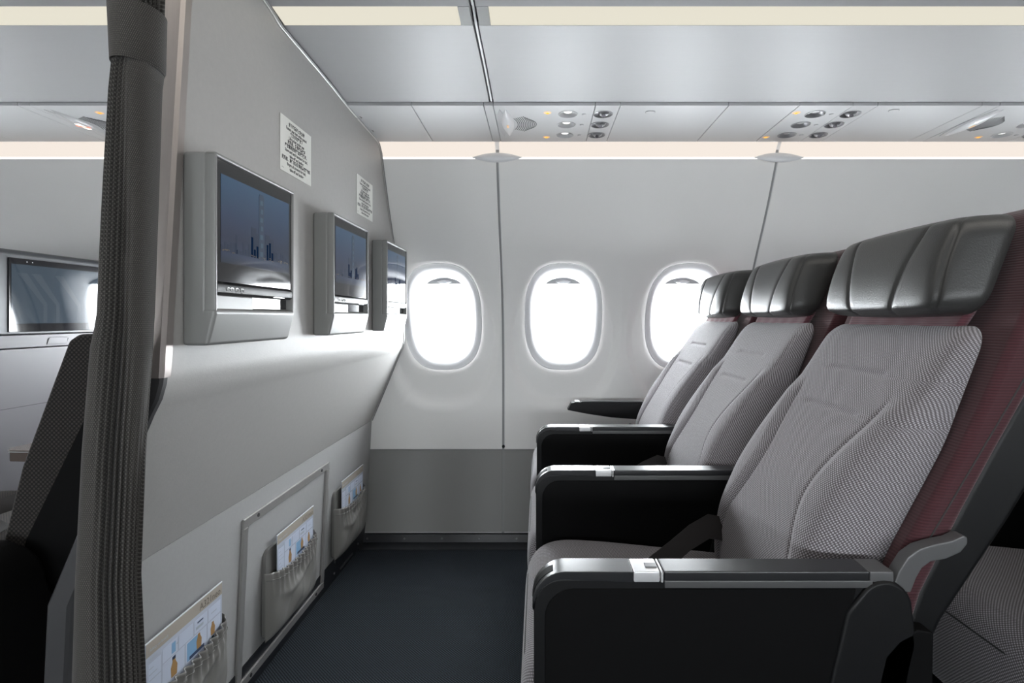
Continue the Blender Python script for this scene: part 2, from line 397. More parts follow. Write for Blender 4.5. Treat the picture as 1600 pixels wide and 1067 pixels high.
for x in np.arange(-.75, 1.6, .163):
    prism('track_bolt', [(a + x, b + Z(-.963)) for a, b in arc(0, 0, .0045, 0, 330, 9)], 'y', 2.404, 2.412, 'screw', wall_far, 0)
# outer skin behind the panels, with the window openings left free
sk = bmesh.new()
for cx in WINX:
    if cx < X0 + .2 or cx > X1 - .2: continue
add_box(sk, (X0, 2.50, -.05), (X1, 2.60, CZ - .25)); 
add_prism(sk, [(2.56, CZ + .25), (2.60, CZ + .25), (2.60, 2.3), (2.08, 2.3), (2.12, 1.72), (2.36, 1.42)], 'x', X0, X1)
xs = [X0] + [v for cx in WINX if X0 + .2 < cx < X1 - .2 for v in (cx - .19, cx + .19)] + [X1]
for a, b in zip(xs[::2], xs[1::2]): add_box(sk, (a, 2.50, CZ - .25), (b, 2.60, CZ + .25))
o = bmobj('trim_1', sk, 'gap'); tag(o, kind='structure')

# windows: bezel funnel, pane, parked shade with its pull lip
dP = (P(Z(.1)) - P(Z(-.1))) / .2
def wy(z, dep, f=1.0):   # f=1 follows the wall, f=0 the window's own flat plane
    return f * (P(z)) + (1 - f) * (P(CZ) + dP * .55 * (z - CZ)) + dep
for k, cx in enumerate(WINX):
    if cx < -2.8 or cx > 3.0: continue
    N = 72; loops = []
    for (a, b, dep, f) in ((AW + .004, BW + .004, .018, 1), (AW + .001, BW + .001, .011, 1), (AW - .004, BW - .004, .014, 1), (AW - .012, BW - .012, .0155, 1), (AW - .024, BW - .026, .022, .95), (.136, .192, .034, .8),
                           (.127, .182, .052, .4), (.122, .177, .070, 0), (.122, .177, .086, 0), (.15, .21, .086, 0), (.15, .21, .14, 0)):
        loops.append([(cx + sel(2 * math.pi * i / N, a, b)[0], wy(CZ + sel(2 * math.pi * i / N, a, b)[1], dep, f), CZ + sel(2 * math.pi * i / N, a, b)[1]) for i in range(N)])
    wn = loft('window_%d' % (k + 1), loops, 'bezel', None, (False, False)); tag(wn, kind='structure')
    pl = [(cx + sel(2 * math.pi * i / N, .124, .179)[0], CZ + sel(2 * math.pi * i / N, .124, .179)[1]) for i in range(N)]
    loft('pane', [[(x, wy(z, .080, 0), z) for x, z in pl], [(x, wy(z, .083, 0), z) for x, z in pl]], 'glass', wn)
    top = [p for p in [(sel(math.pi * i / 40, .123, .178)) for i in range(41)] if p[1] > .146]
    poly = [(cx + x, CZ + z) for x, z in top]
    sh = loft('window_shade', [[(x, wy(z, .072, 0), z) for x, z in poly], [(x, wy(z, .076, 0), z) for x, z in poly]], 'shade', wn)
    lf = leaf(14, .036, .009)
    loft('shade_handle', [[(cx + a, wy(CZ + .163, .073, 0), CZ + .163 + b) for a, b in lf], [(cx + a * .8, wy(CZ + .163, .060, 0), CZ + .160 + b * .6) for a, b in lf]], 'bezel', sh)

# seam covers over the cove light (leaf-shaped plastic caps)
def seam_cap(x, par):
    lf = leaf(18, .098, .021); lp = []
    for s, h in ((1, 0), (.85, .006), (.55, .011), (.2, .014)):
        lp.append([(x + a * s, 2.080 + b * s * .4 - h, Z(.607) + b * s - .15 * h) for a, b in lf])
    return loft('seam_cap', lp, 'bezel', par, (True, True))
for s in SEAMS[:-1]: seam_cap(s, wall_far)
# cove light along the top of the wall: one segment per wall panel
for i, s in enumerate(SEAMS[:-1]):
    xa, xb = s + .008, s + 2 * PITCH - .008
    t = thing('cove_light', (0, 0, 0), ['', 'warm white strip light above the reflective monitor, left of the curtain', 'warm white strip light running just left of the first wall seam cap, crossing the bulkhead', 'warm white strip light along the wall top above the middle window', 'warm white strip light along the wall top above the right-hand headrests', ''][i] or ['warm white strip light in the forward cabin, out of the picture', '', '', '', '', 'warm white strip light far behind the rear seats, out of the picture'][i], 'light')
    t['group'] = 'cove lights'
    prism('diffuser', [(2.066, Z(.668)), (2.112, Z(.607)), (2.118, Z(.609)), (2.072, Z(.672))], 'x', xa, xb, 'cream', t)
    tube('lens', [(xa, 2.100, Z(.6105)), (xb, 2.100, Z(.6105))], .0042, 'lens', t, 8)
# unlit cove lining behind the ends of the strips
o = prism('trim_2', [(2.074, Z(.676)), (2.125, Z(.607)), (2.14, Z(.607)), (2.14, Z(.69)), (2.08, Z(.69))], 'x', X0, X1, 'bezel'); tag(o, kind='structure')

# ceiling, aisle light, near wall, cabin ends
ceil = box('ceiling', (X0, -1.4, 2.18), (X1, 2.3, 2.24), 'ceilm'); tag(ceil, kind='structure')
wn_bm = bmesh.new()
add_box(wn_bm, (X0, -1.5, 0), (X1, -1.4, CZ - .18)); add_box(wn_bm, (X0, -1.5, CZ + .02), (X1, -1.4, 2.2))   # wall added over the upper half of the unseen openings, to cut near-side light
xs = [X0] + [v for cx in WINX if X0 + .2 < cx < X1 - .2 for v in (cx - .13, cx + .13)] + [X1]
for a, b in zip(xs[::2], xs[1::2]): add_box(wn_bm, (a, -1.5, CZ - .18), (b, -1.4, CZ + .18))
o = bmobj('wall_near', wn_bm, 'nearm'); tag(o, kind='structure')
for a, b in zip(xs[1:-1:2], xs[2:-1:2]): box('pane', (a, -1.46, CZ - .18), (b, -1.455, CZ + .18), 'glass', o)
o = box('wall_front', (X0 - .1, -1.5, 0), (X0, 2.6, 2.24), 'endm'); tag(o, kind='structure')
o = box('wall_back', (X1, -1.5, 0), (X1 + .1, 2.6, 2.24), 'endm'); tag(o, kind='structure')
t = thing('aisle_light', (0, .55, 2.18), 'long aisle ceiling light above the picture', 'light')
box('diffuser', (X0 + .2, -.18, -.02), (X1 - .2, .18, -.001), 'ceil_light', t)
box('housing', (X0 + .15, -.2, -.012), (X1 - .15, .2, -.0005), 'ceilm', t, .003)

# ---------------------------------------------------------------- overhead bins
BIN = [(1.703, .668), (1.60, .6755), (1.50, .680), (1.40, .6815), (1.285, .6825), (1.283, .689), (1.222, .697), (1.220, .691), (1.16, .702), (1.08, .73), (1.0, .80), (.96, .92), (.96, 1.15), (1.703, 1.15)]
def overhead_bin(xa, xb, label, s0=.028):
    t = thing('overhead_bin', (0, 0, 0), label, 'overhead bin')
    bm = bmesh.new(); add_prism(bm, [(y, Z(z)) for y, z in BIN], 'x', xa, xb); bmobj('bin_shell', bm, 'bin', t, 20)
    prism('light_strip', [(1.2835, Z(.683)), (1.2835, Z(.688)), (1.2215, Z(.6962)), (1.2215, Z(.6915))], 'x', xa + s0, xb - .028, 'bincream', t)
    for x in ((xa + .001, xb - .027) if s0 > .01 else (xb - .027,)):
        prism('strip_end_cap', [(1.2835, Z(.6824)), (1.2835, Z(.688)), (1.2215, Z(.6962)), (1.2215, Z(.6905))], 'x', x, x + .026, 'shroud', t)
    return t
overhead_bin(-.5955, SEAM0 + .004, 'pale grey overhead bin meeting the curved top edge of the bulkhead', .003)
overhead_bin(SEAM0 + .018, 2.9, 'long pale grey overhead bin above the seat row, right of the seam')
overhead_bin(-2.9, -.645, 'pale grey overhead bin beyond the curtain, in the forward cabin')
o = prism('trim_3', [(max(y, .975) if y < 1.7 else y, min(Z(z) + .010, Z(1.14))) for y, z in BIN], 'x', SEAM0 + .004, SEAM0 + .018, 'gap'); tag(o, kind='structure')
o6 = prism('trim_6', [(y, Z(z) + .001) for y, z in BIN], 'x', -.6445, -.5965, 'bin'); tag(o6, kind='structure')
tr = tube('seam_wire', [(SEAM0 + .011, y, Z(z) + .004) for y, z in BIN[:12] if y != 1.283], .003, 'bezel', o, 6)
o = box('trim_4', (X0, 1.7035, Z(.672)), (X1, 1.7135, Z(1.1)), 'gap'); tag(o, kind='structure')
o = prism('trim_5', [(2.058, Z(.664)), (2.066, Z(.664)), (2.066, Z(.70)), (1.72, Z(.72)), (1.72, Z(.70)), (2.058, Z(.68))], 'x', X0, X1, 'gap'); tag(o, kind='structure')

# ---------------------------------------------------------------- ceiling service channel
YA, YB = 1.7095, 2.060
K_ = .66 * 860
def on(x, y): Y = K_ / (497 - y); return ((x - 842) * Y / 860, Y)
def blank(xa, xb, latch=None):
    o = box('ceiling_panel', (xa + .001, YA, PSUZ), (xb - .001, YB, PSUZ + .012), 'psu', ceil, .0008, 1)
    if latch: 
        lf = [(a + latch[0], b + latch[1]) for a, b in rrect(.032, .024, .0115)]
        prism('latch_ring', lf, 'z', PSUZ - .0012, PSUZ + .001, 'cup', ceil)
        prism('latch', [(a + latch[0], b + latch[1]) for a, b in rrect(.028, .020, .0095)], 'z', PSUZ - .0018, PSUZ, 'psu', ceil)
def dome(name, cx, cy, r, h, m, par, n=20, squash=1.0, z0=PSUZ):
    lp = []
    for s, k in ((1, 0), (.96, .35), (.8, .75), (.5, 1), (.1, 1.05)):
        lp.append([(cx + r * s * math.cos(2 * math.pi * i / n), cy + r * s * squash * math.sin(2 * math.pi * i / n), z0 - h * k) for i in range(n)])
    return loft(name, lp, m, par)
def cup(name, cx, cy, r, m, par, n=24):
    """a recessed bowl seen from below: flat lip then a hollow going up"""
    lp = []
    for s, k in ((1.08, .0), (1.06, -.0014), (1.0, -.0016), (.93, .002), (.75, .0085), (.3, .0105)):
        lp.append([(cx + r * s * math.cos(2 * math.pi * i / n), cy + r * s * math.sin(2 * math.pi * i / n), PSUZ + k) for i in range(n)])
    return loft(name, lp, m, par, (False, True))
def punched_panel(xa, xb, holes, par):
    """service panel face with round holes for the bowls (built strip by strip), edges folded up"""
    bm = bmesh.new()
    xs_, ys_ = sorted({xa + .001, xb - .001} | {h[0] for h in holes}), None
    # outer rectangle face with holes through triangulation
    def ring(p): 
        v = [bm.verts.new((x, y, PSUZ)) for x, y in p]; return [bm.edges.new((v[i], v[(i + 1) % len(v)])) for i in range(len(v))]
    ed = ring([(xa + .001, YA), (xb - .001, YA), (xb - .001, YB), (xa + .001, YB)])
    outer = list(ed)
    for (cx, cy, r) in holes: ed += ring([(cx + r * math.cos(2 * math.pi * i / 24), cy + r * math.sin(2 * math.pi * i / 24)) for i in range(24)])
    bmesh.ops.triangle_fill(bm, use_beauty=True, use_dissolve=False, edges=ed, normal=(0, 0, -1))
    r = bmesh.ops.extrude_edge_only(bm, edges=[e for e in bm.edges if e.is_boundary])
    for v in [g for g in r['geom'] if isinstance(g, bmesh.types.BMVert)]: v.co.z += .012
    return bmobj('panel_face', bm, 'psu', par, 30)
LX = [.0924, .0924, .0924]; LY = [1.783, 1.880, 1.985]
def service_unit(dx, sign, label, lamps=True, lit_sign=False, small=False):
    t = thing('service_unit', (0, 0, 0), label, 'reading light panel')
    s = 1.031
    ry = [on(888, 178.5)[1], on(885, 195)[1], on(883, 211)[1]]
    rx = on(885, 195)[0] + dx; gx = on(937, 195)[0] + dx; bx = on(909, 195)[0] + dx; ox = on(855.5, 176)[0] + dx
    xl = (-.142 if sign else .010) + dx; xm = .176 + dx; xr = .253 + dx
    R = .030
    punched_panel(xl, xm, [(rx, y, R) for y in ry], t)
    punched_panel(xm, xr, [(gx, y, R) for y in ry], t)
    for y in ry:
        c = cup('reading_light', rx, y, R, 'psu' if lamps else 'cup', t)
        dome('lamp_lens', rx, y, R * .45 if lamps else R * .4, .003, 'reading' if lamps else 'signgrey', c, z0=PSUZ + .008)
        dome('light_button', bx, y, .0075, .0025, 'psu', t, 14)
        g = cup('air_nozzle', gx, y, R, 'cup', t)
        dome('nozzle_ball', gx + .003, y, R * .62, .013, 'cup', g, 18, z0=PSUZ + .008)
        tube('nozzle_tip', [(gx + .002, y - .003, PSUZ - .002), (gx + .001, y - .006, PSUZ - .0075)], .0065, 'chrome', g, 12)
    for y in (ry[0] - .013, ry[2] + .022):
        a = dome('call_light', ox, y, .0125, .0012, 'amber_ring', t, 18)
        prism('symbol', [(ox + a_, y + b_) for a_, b_ in ((-.007, -.001), (-.002, -.002), (0, -.006), (.002, -.002), (.007, -.001), (.003, .002), (.004, .006), (-.004, .006), (-.003, .002))], 'z', PSUZ - .0022, PSUZ - .0012, 'amber', a)
    if sign:
        cx, cy = on(793.5, 193)[0] + dx, on(793.5, 193)[1]
        lf = leaf(20, .128, .021); lp = []
        for q, h in ((1, 0), (.9, .004), (.6, .008), (.2, .010)):
            lp.append([(cx + b * q, cy + a * q, PSUZ - h) for a, b in lf])
        sg = loft('sign_lens', lp, 'signlight' if not lit_sign else 'signgrey', t)
        lf2 = leaf(20, .128, .017)
        prism('sign_painted_shade', [(cx - .019 + b, cy + a) for a, b in lf2], 'z', PSUZ - .0015, PSUZ + .001, 'signgrey', t)  # shaded side of the sign recess, put in as a flat grey leaf
        if lit_sign:   # crossed-out cigarette: white bar and red slash, lit
            prism('sign_symbol', [(cx - .007, cy - .028), (cx + .007, cy - .028), (cx + .007, cy + .028), (cx - .007, cy + .028)], 'z', PSUZ - .0112, PSUZ - .0102, 'whitelit', sg)
            prism('sign_slash', [(cx - .016, cy - .012), (cx - .010, cy - .016), (cx + .016, cy + .012), (cx + .010, cy + .016)], 'z', PSUZ - .0120, PSUZ - .0113, 'red', sg)
        else:
            prism('sign_symbol', [(cx - .003, cy - .012), (cx + .003, cy - .012), (cx + .003, cy + .012), (cx - .003, cy + .012)], 'z', PSUZ - .0112, PSUZ - .0102, 'amber_ring', sg)
        gr = thing('grille'); gr.parent = t
        for i in range(11):   # curved louvre slots of the loudspeaker
            x = cx + .024 + i * .0062; hl = .080 * (1 - .35 * abs(i - 5) / 5 - .02 * i); y0 = cy + .006
            pts = [(x + .012 * (1 - (2 * q - 1) ** 2), y0 + hl * (2 * q - 1)) for q in np.linspace(0, 1, 9)]
            prism('grille_slot', [(a, b) for a, b in pts] + [(a - .0027, b) for a, b in pts[::-1]], 'z', PSUZ - .0006, PSUZ + .001, 'gap', gr)
    return t
service_unit(0, True, 'overhead panel with loudspeaker and three lit reading lights, nearest the bulkhead')
service_unit(.800, False, 'overhead panel with three unlit reading lights and air nozzles above the middle headrest', lamps=False)
service_unit(1.575, True, 'overhead panel with large loudspeaker grille at the top right corner')
service_unit(-1.44, True, 'overhead panel with lit no smoking sign, seen left of the curtain', lit_sign=True)
blank(.253, .590, on(1016, 175)); blank(.590, .810); blank(1.053, 1.378, on(1396.5, 172.5)); blank(1.378, 1.433); blank(1.828, 2.2); blank(2.2, 3.1)
blank(-.172, -.142); blank(-.396, -.172); blank(-.640, -.396)
blank(-1.187, -.90); blank(-.90, -.645); blank(-1.62, -1.582); blank(-1.95, -1.62); blank(-2.3, -1.95); blank(-2.9, -2.3)

# ---------------------------------------------------------------- bulkhead partition on the left
BX = -.597; TH = .032
def Yn(a): return .872 + .085 * max(0, a + .08)
YF = [(-.985, 0), (.60, 0), (.625, 2.083), (.650, 2.052), (.655, 2.03), (.660, 1.735), (.668, 1.60), (.671, 1.50), (.673, 1.40), (.675, 1.277), (.684, 1.24), (.692, 1.19), (.72, 1.09), (.79, .992), (.90, .955), (1.19, .953)]
def Yf(a):
    if a < .60: return P(Z(a)) - .004
    return interp(a, [(.60, P(Z(.6)) - .004)] + YF[2:])
def bulk_x(a):
    """x of the cabin-side face at height a (relative to eye)"""
    return interp(a, [(1.2, BX), (-.085, BX), (-.105, BX - .002), (-.13, BX - .009), (-.155, BX - .0215), (-.456, -.745), (-.985, -.770)][::-1])
def bulk_part(name, rows, m, par, x_in=lambda a: bulk_x(a), th=TH, nc=40, bm=None):
    vs = []; fs = []
    for a in rows:
        y0, y1 = Yn(a), Yf(a)
        for k in range(nc + 1): vs.append((x_in(a), y0 + (y1 - y0) * k / nc, Z(a)))
    n = len(vs)
    for a in rows:
        y0, y1 = Yn(a), Yf(a)
        for k in range(nc + 1): vs.append((x_in(a) - th, y0 + (y1 - y0) * k / nc, Z(a)))
    R_ = len(rows); c = nc + 1
    for i in range(R_ - 1):
        for k in range(nc):
            a = i * c + k; fs.append((a, a + 1, a + c + 1, a + c)); fs.append((n + a, n + a + c, n + a + c + 1, n + a + 1))
        for k in (0, nc):
            a = i * c + k; q = (a, a + c, n + a + c, n + a); fs.append(q if k == 0 else q[::-1])
    for i in (0, R_ - 1):
        for k in range(nc):
            a = i * c + k; q = (a, n + a, n + a + 1, a + 1); fs.append(q if i == 0 else q[::-1])
    me = bpy.data.meshes.new(name); me.from_pydata(vs, [], fs); b = bmesh.new(); b.from_mesh(me)
    return bmobj(name, b, m, par, 50)
rows_u = sorted(set([1.19, 1.0, .9, .79, .72, .70, .692, .688, .684, .68, .675, .673, .671, .668, .664, .660, .657, .655, .652, .650, .64, .625, .61, .60, .57, .54, .5, .45, .4, .35, .3, .25, .2, .15, .1, .05, 0, -.05, -.085, -.095, -.105, -.118, -.13, -.143, -.155, -.2, -.25, -.3, -.35, -.4, -.4555]), reverse=True)
wall_left = bulk_part('wall_left', rows_u, 'bulk', None); tag(wall_left, kind='structure')
lower = bulk_part('lower_panel', [-.4565, -.5, -.55, -.6, -.7, -.8, -.90], 'bulk2', wall_left)
bulk_part('kick_strip', [-.9005, -.94, -.984], 'kick', wall_left, lambda a: bulk_x(a) + .002)
# end profiles on the near edge: aluminium post above, dark edge along the slope
rows = [1.18, .8, .53, .3, .1, -.05, -.085, -.095]
loft('edge_post', [[(bulk_x(a) + dx, Yn(a) + dy, Z(a)) for dx, dy in ((.003, .018), (.003, .002), (-.002, -.004), (-TH + .002, -.004), (-TH - .003, .002), (-TH - .003, .018))] for a in rows], 'alu', wall_left, angle=30)
rows = [-.0952, -.105, -.118, -.13, -.143, -.155, -.3, -.456, -.7, -.98]
loft('edge_profile', [[(bulk_x(a) + dx, Yn(a) + dy, Z(a)) for dx, dy in ((.003, .010), (.003, .001), (-.001, -.003), (-TH + .002, -.003), (-TH - .003, .002), (-TH - .003, .010))] for a in rows], 'darkmetal', wall_left, angle=30)
# bead that follows the ceiling and wall along the panel's far edge
aa = [1.1, .9, .79, .72, .692, .684, .675, .673, .671, .668, .660, .655, .650, .64, .625, .60, .54, .45, .35, .25, .15, .05, -.05, -.085, -.105, -.13, -.155, -.3, -.456]
tube('edge_bead', [(bulk_x(a) + .002, Yf(a), Z(a)) for a in aa], .0028, 'seam', wall_left, 8)
tube('edge_lip', [(bulk_x(a) + .0015, Yf(a) - .011, Z(a) - (.003 if a > .64 else 0)) for a in aa], .0022, 'alu2', wall_left, 8)
for (px, py) in ((1.80, .668), (1.93, .665)):
    tube('wire_clip', [(BX + .001, px, Z(.652)), (BX + .006, px + .002, Z(.664)), (BX + .016, px + .006, Z(.655))], .0025, 'alu2', wall_left, 6)
# framed access panel in the lower part
FX = lambda z: bulk_x(z - CZ)
fy0, fy1, fz0, fz1 = 1.385, 1.950, Z(-.955), Z(-.508)
def rail(name, y0, z0, y1, z1):
    bm = bmesh.new(); e = .0035
    lo = [(FX(z) + e - .004, y, z) for y, z in ((y0, z0), (y1, z0), (y1, z1), (y0, z1))]; hi = [(x + .007, y, z) for x, y, z in lo]
    a = [bm.verts.new(v) for v in lo]; b = [bm.verts.new(v) for v in hi]
    bm.faces.new(a); bm.faces.new(b)
    for i in range(4): bm.faces.new((a[i], a[(i + 1) % 4], b[(i + 1) % 4], b[i]))
    bmesh.ops.recalc_face_normals(bm, faces=bm.faces[:]); bmesh.ops.bevel(bm, geom=bm.edges[:], offset=.0015, segments=2, affect='EDGES')
    return bmobj(name, bm, 'alu2', wall_left)
FW = .024
rail('frame_rail', fy0, fz1 - FW, fy1, fz1); rail('frame_rail', fy0, fz0, fy1, fz0 + FW)
rail('frame_rail', fy0, fz0 + FW + .0005, fy0 + FW, fz1 - FW - .0005); rail('frame_rail', fy1 - FW, fz0 + FW + .0005, fy1, fz1 - FW - .0005)
def screw(y, z, x=None, r=.005):
    x = FX(z) + .006 if x is None else x
    return prism('screw', [(y + a, z + b) for a, b in arc(0, 0, r, 0, 330, 11)], 'x', x, x + .002, 'darkmetal', wall_left)
for y in (fy0 + .07, fy1 - .07):
    screw(y, fz1 - FW / 2); screw(y, fz0 + FW / 2)
for y, z in ((2.06, .072), (2.06, .03), (2.33, .072), (2.33, .03)):
    prism('kick_screw', [(y + a, z + b) for a, b in arc(0, 0, .004, 0, 330, 9)], 'x', FX(z) + .002, FX(z) + .004, 'screw', wall_left)
box('kick_slot', (FX(.02) + .002, 2.12, .016), (FX(.02) + .006, 2.26, .022), 'screw', wall_left)

# ---------------------------------------------------------------- seat-facing monitors
def make_monitor(label):
    t = thing('wall_monitor', (BX, .92, Z(-.046)), label, 'monitor', 'video monitors in grey shrouds on the bulkhead')
    W, H, D = .298, .326, .056
    bm = bmesh.new()
    add_prism(bm, [(0.0005, 0), (.043, 0), (D, .052), (D, .062), (.040, .062), (.040, H), (.0005, H)], 'y', 0, W, .006, 3)
    fw = .0075
    add_box(bm, (.038, 0.0003, .058), (D, fw, H - .0005), .003, 2); add_box(bm, (.038, W - fw, .058), (D, W - .0003, H - .0005), .003, 2)
    add_box(bm, (.038, .0003, H - fw), (D, W - .0003, H - .0003), .003, 2)
    bmobj('shroud', bm, 'shroud', t, 35)
    g0, g1, h0, h1 = fw + .0005, W - fw - .0005, .108, H - fw - .0005
    sc = box('screen', (.041, g0, h0), (.0525, g1, h1), 'blackgloss', t, .0015)
    d0, d1, e0, e1 = g0 + .014, g1 - .012, h0 + .034, h1 - .024
    me = [(.0528, d0, e0), (.0528, d1, e0), (.0528, d1, e1), (.0528, d0, e1)]
    box('picture', (.0522, d0, e0), (.0529, d1, e1), 'screen', sc)
    def q(name, m, y0, z0, y1, z1, k=0):
        box(name, (.0528, d0 + (d1 - d0) * y0, e0 + (e1 - e0) * z0), (.0530 + k * .0001, d0 + (d1 - d0) * y1, e0 + (e1 - e0) * z1), m, sc)
    bm = bmesh.new()
    def qb(y0, z0, y1, z1, k=0): add_box(bm, (.0528, d0 + (d1 - d0) * y0, e0 + (e1 - e0) * z0), (.0530 + k * .0001, d0 + (d1 - d0) * y1, e0 + (e1 - e0) * z1))
    rnd = random.Random(3)
    for i in range(26):
        y = i / 26; qb(y, .13, y + .03, .17 + rnd.random() * .13 + (.08 if i in (9, 10, 16, 17) else 0))
    qb(.385, .13, .46, .50); qb(.46, .13, .50, .44); qb(.60, .13, .66, .46); qb(.66, .13, .73, .42); qb(.18, .13, .20, .36)
    bmobj('skyline', bm, 'tower1', sc)
    bm = bmesh.new(); qb(.50, .10, .575, .93, 1); qb(.508, .93, .567, .955, 1)
    bmobj('tower', bm, 'tower2', sc)
    bm = bmesh.new()
    for k in range(7): qb(.515 + .01 * (k % 2), .16 + k * .11, .56, .22 + k * .11, 2)
    bmobj('tower_glow', bm, 'tower3', sc)
    bm = bmesh.new()
    for i in range(34): y = rnd.random() * .97; z = .12 + rnd.random() * .035; qb(y, z, y + .008 + rnd.random() * .02, z + .008, 2)
    bmobj('city_lights', bm, 'citylights', sc)
    # control bar under the glass: rounded black bar with icon buttons
    bar = prism('control_bar', [(.041, .086), (.050, .086), (.0545, .090), (.0555, .097), (.0545, .104), (.050, .1075), (.041, .1075)], 'y', g0, g1, 'black', t, .001)
    for i, y in enumerate((.040, .052, .068, .085)):
        n = 4 if i == 3 else 12; ro = .0050 if i == 3 else .0042
        pts = [(.0556, y + ro * 1.15 * math.cos(2 * math.pi * (k + .5) / n), .0962 + ro * .8 * math.sin(2 * math.pi * (k + .5) / n)) for k in range(n if i > 1 else 8)]
        tube('button_icon', pts, .0007, 'silver', bar, 5, closed=(i > 1))
    box('status_slot', (.0535, .205, .0875), (.0552, .252, .0895), 'whitelit' if False else 'silver', bar)
    # open slot below: black back with a grey connector housing on the left
    box('slot_back', (.0402, g0, .0605), (.0412, g1, .0855), 'blackgloss', t)
    box('slot_housing', (.0413, g0 + .002, .0605), (.0445, g0 + .135, .0855), 'shroud', t, .0015)
    return t
mon = [make_monitor('grey-framed video monitor nearest the curtain, largest, showing a night skyline')]
for y, lb in ((1.452, 'grey-framed video monitor in the middle of the row of three'), (1.962, 'grey-framed video monitor beside the window wall, smallest of three')):
    c = copy_tree(mon[0]); c.location.y = y; c['label'] = lb; mon.append(c)

# ---------------------------------------------------------------- placards
TXT = ("坐下時請扣上安全帶\nFasten seat belt while seated\n救生衣在座位下\nLife jacket under seat\n起飛前、降落時請收好\n座位電視控制器並扣緊鎖扣。\nStow and latch handset for taxi,\n"
       "take-off and landing\n起飛前、滑行前及降落前清空雜物袋\nEmpty all stowage for taxi,\ntake-off and landing")
def placard(y0, label):
    t = thing('placard', (BX + .0005, y0, Z(.344)), label, 'sign', 'white notices on the bulkhead')
    box('plate', (0, 0, 0), (.0012, .170, .130), 'paper', t)
    text('lettering', TXT, .0098, 'ink', t, lambda u, v, w_: (.0014 + w_, .085 + u, .122 + v * 1.08), spacing=1.0, bold=.0003)
    text('small_print', 'K2101', .0040, 'ink', t, lambda u, v, w_: (.0014, .006 + u, .010 + v), align='LEFT')
    return t
placard(1.268, 'white bilingual notice above and between the first two monitors')
placard(1.800, 'white bilingual notice closer to the windows, above the second and third monitors')

# ---------------------------------------------------------------- literature pockets and safety cards
PX = bulk_x(-.75) + .0015
def make_pocket(label):
    t = thing('literature_pocket', (PX, 1.50, Z(-.882)), label, 'seat pocket', 'gathered pockets on the bulkhead')
    W = .305
    poly = rrect(W, .245, .022, 5, W / 2, .1225)
    prism('back_board', poly, 'x', 0, .013, 'padmat', t, .004, 2)
    nu, nv = 90, 40; vs = []; fs = []
    def surf(u, v):
        y = W * (.5 + (u - .5) * 1.02); top = .187 - .020 * math.sin(math.pi * u) + .004 * u; z = -.002 + v * top
        d = .013 + .036 * (max(0, 1 - (2 * u - 1) ** 6)) ** .5 * (max(0, 1 - (1 - v) ** 5)) ** .5 * (1 - .25 * v)
        if v > .55: d += .0055 * ((v - .55) / .45) ** 1.5 * math.sin(u * math.pi * 26 + math.sin(u * 9) * 1.4) * (1 - (2 * u - 1) ** 8)
        d += .0040 * math.sin(u * 11 + 7 * v) * math.sin(math.pi * v) * math.sin(math.pi * u) + .0030 * math.sin(u * 23 - 9 * v + 1) * math.sin(math.pi * v) * math.sin(math.pi * u)
        d += .0045 * math.exp(-((v - .70 + .1 * math.sin(5 * u)) / .06) ** 2) * math.sin(math.pi * u)
        return (d, y, z)
    for j in range(nv + 1):
        for i in range(nu + 1): vs.append(surf(i / nu, j / nv))
    for j in range(nv):
        for i in range(nu): a = j * (nu + 1) + i; fs.append((a, a + 1, a + nu + 2, a + nu + 1))
    # fold the hem over and down inside so the mouth has thickness
    base = len(vs)
    for i in range(nu + 1): x, y, z = surf(i / nu, 1); vs.append((x - .003, y, z + .001))
    for i in range(nu + 1): x, y, z = surf(i / nu, .85); vs.append((max(.0135, x - .004), y, z))
    for i in range(nu):
        a = nv * (nu + 1) + i; b = base + i; fs.append((a, a + 1, b + 1, b)); c = b + nu + 1; fs.append((b, b + 1, c + 1, c))
    raw('pouch', vs, fs, 'pouchmat', t, True, 180)
    hem = [Vector(surf(i / 60, .90)) + Vector((.0015, 0, 0)) for i in range(61)]
    tube('hem_stitch', hem, .0012, 'padmat', t, 5)
    return t
pk = [make_pocket('grey gathered pocket inside the metal-framed access panel, middle of three')]
for y, lb in ((.985, 'grey gathered pocket closest to the camera, cut by the picture bottom'), (2.005, 'grey gathered pocket nearest the window wall, smallest of three')):
    c = copy_tree(pk[0]); c.location.y = y; c['label'] = lb; pk.append(c)
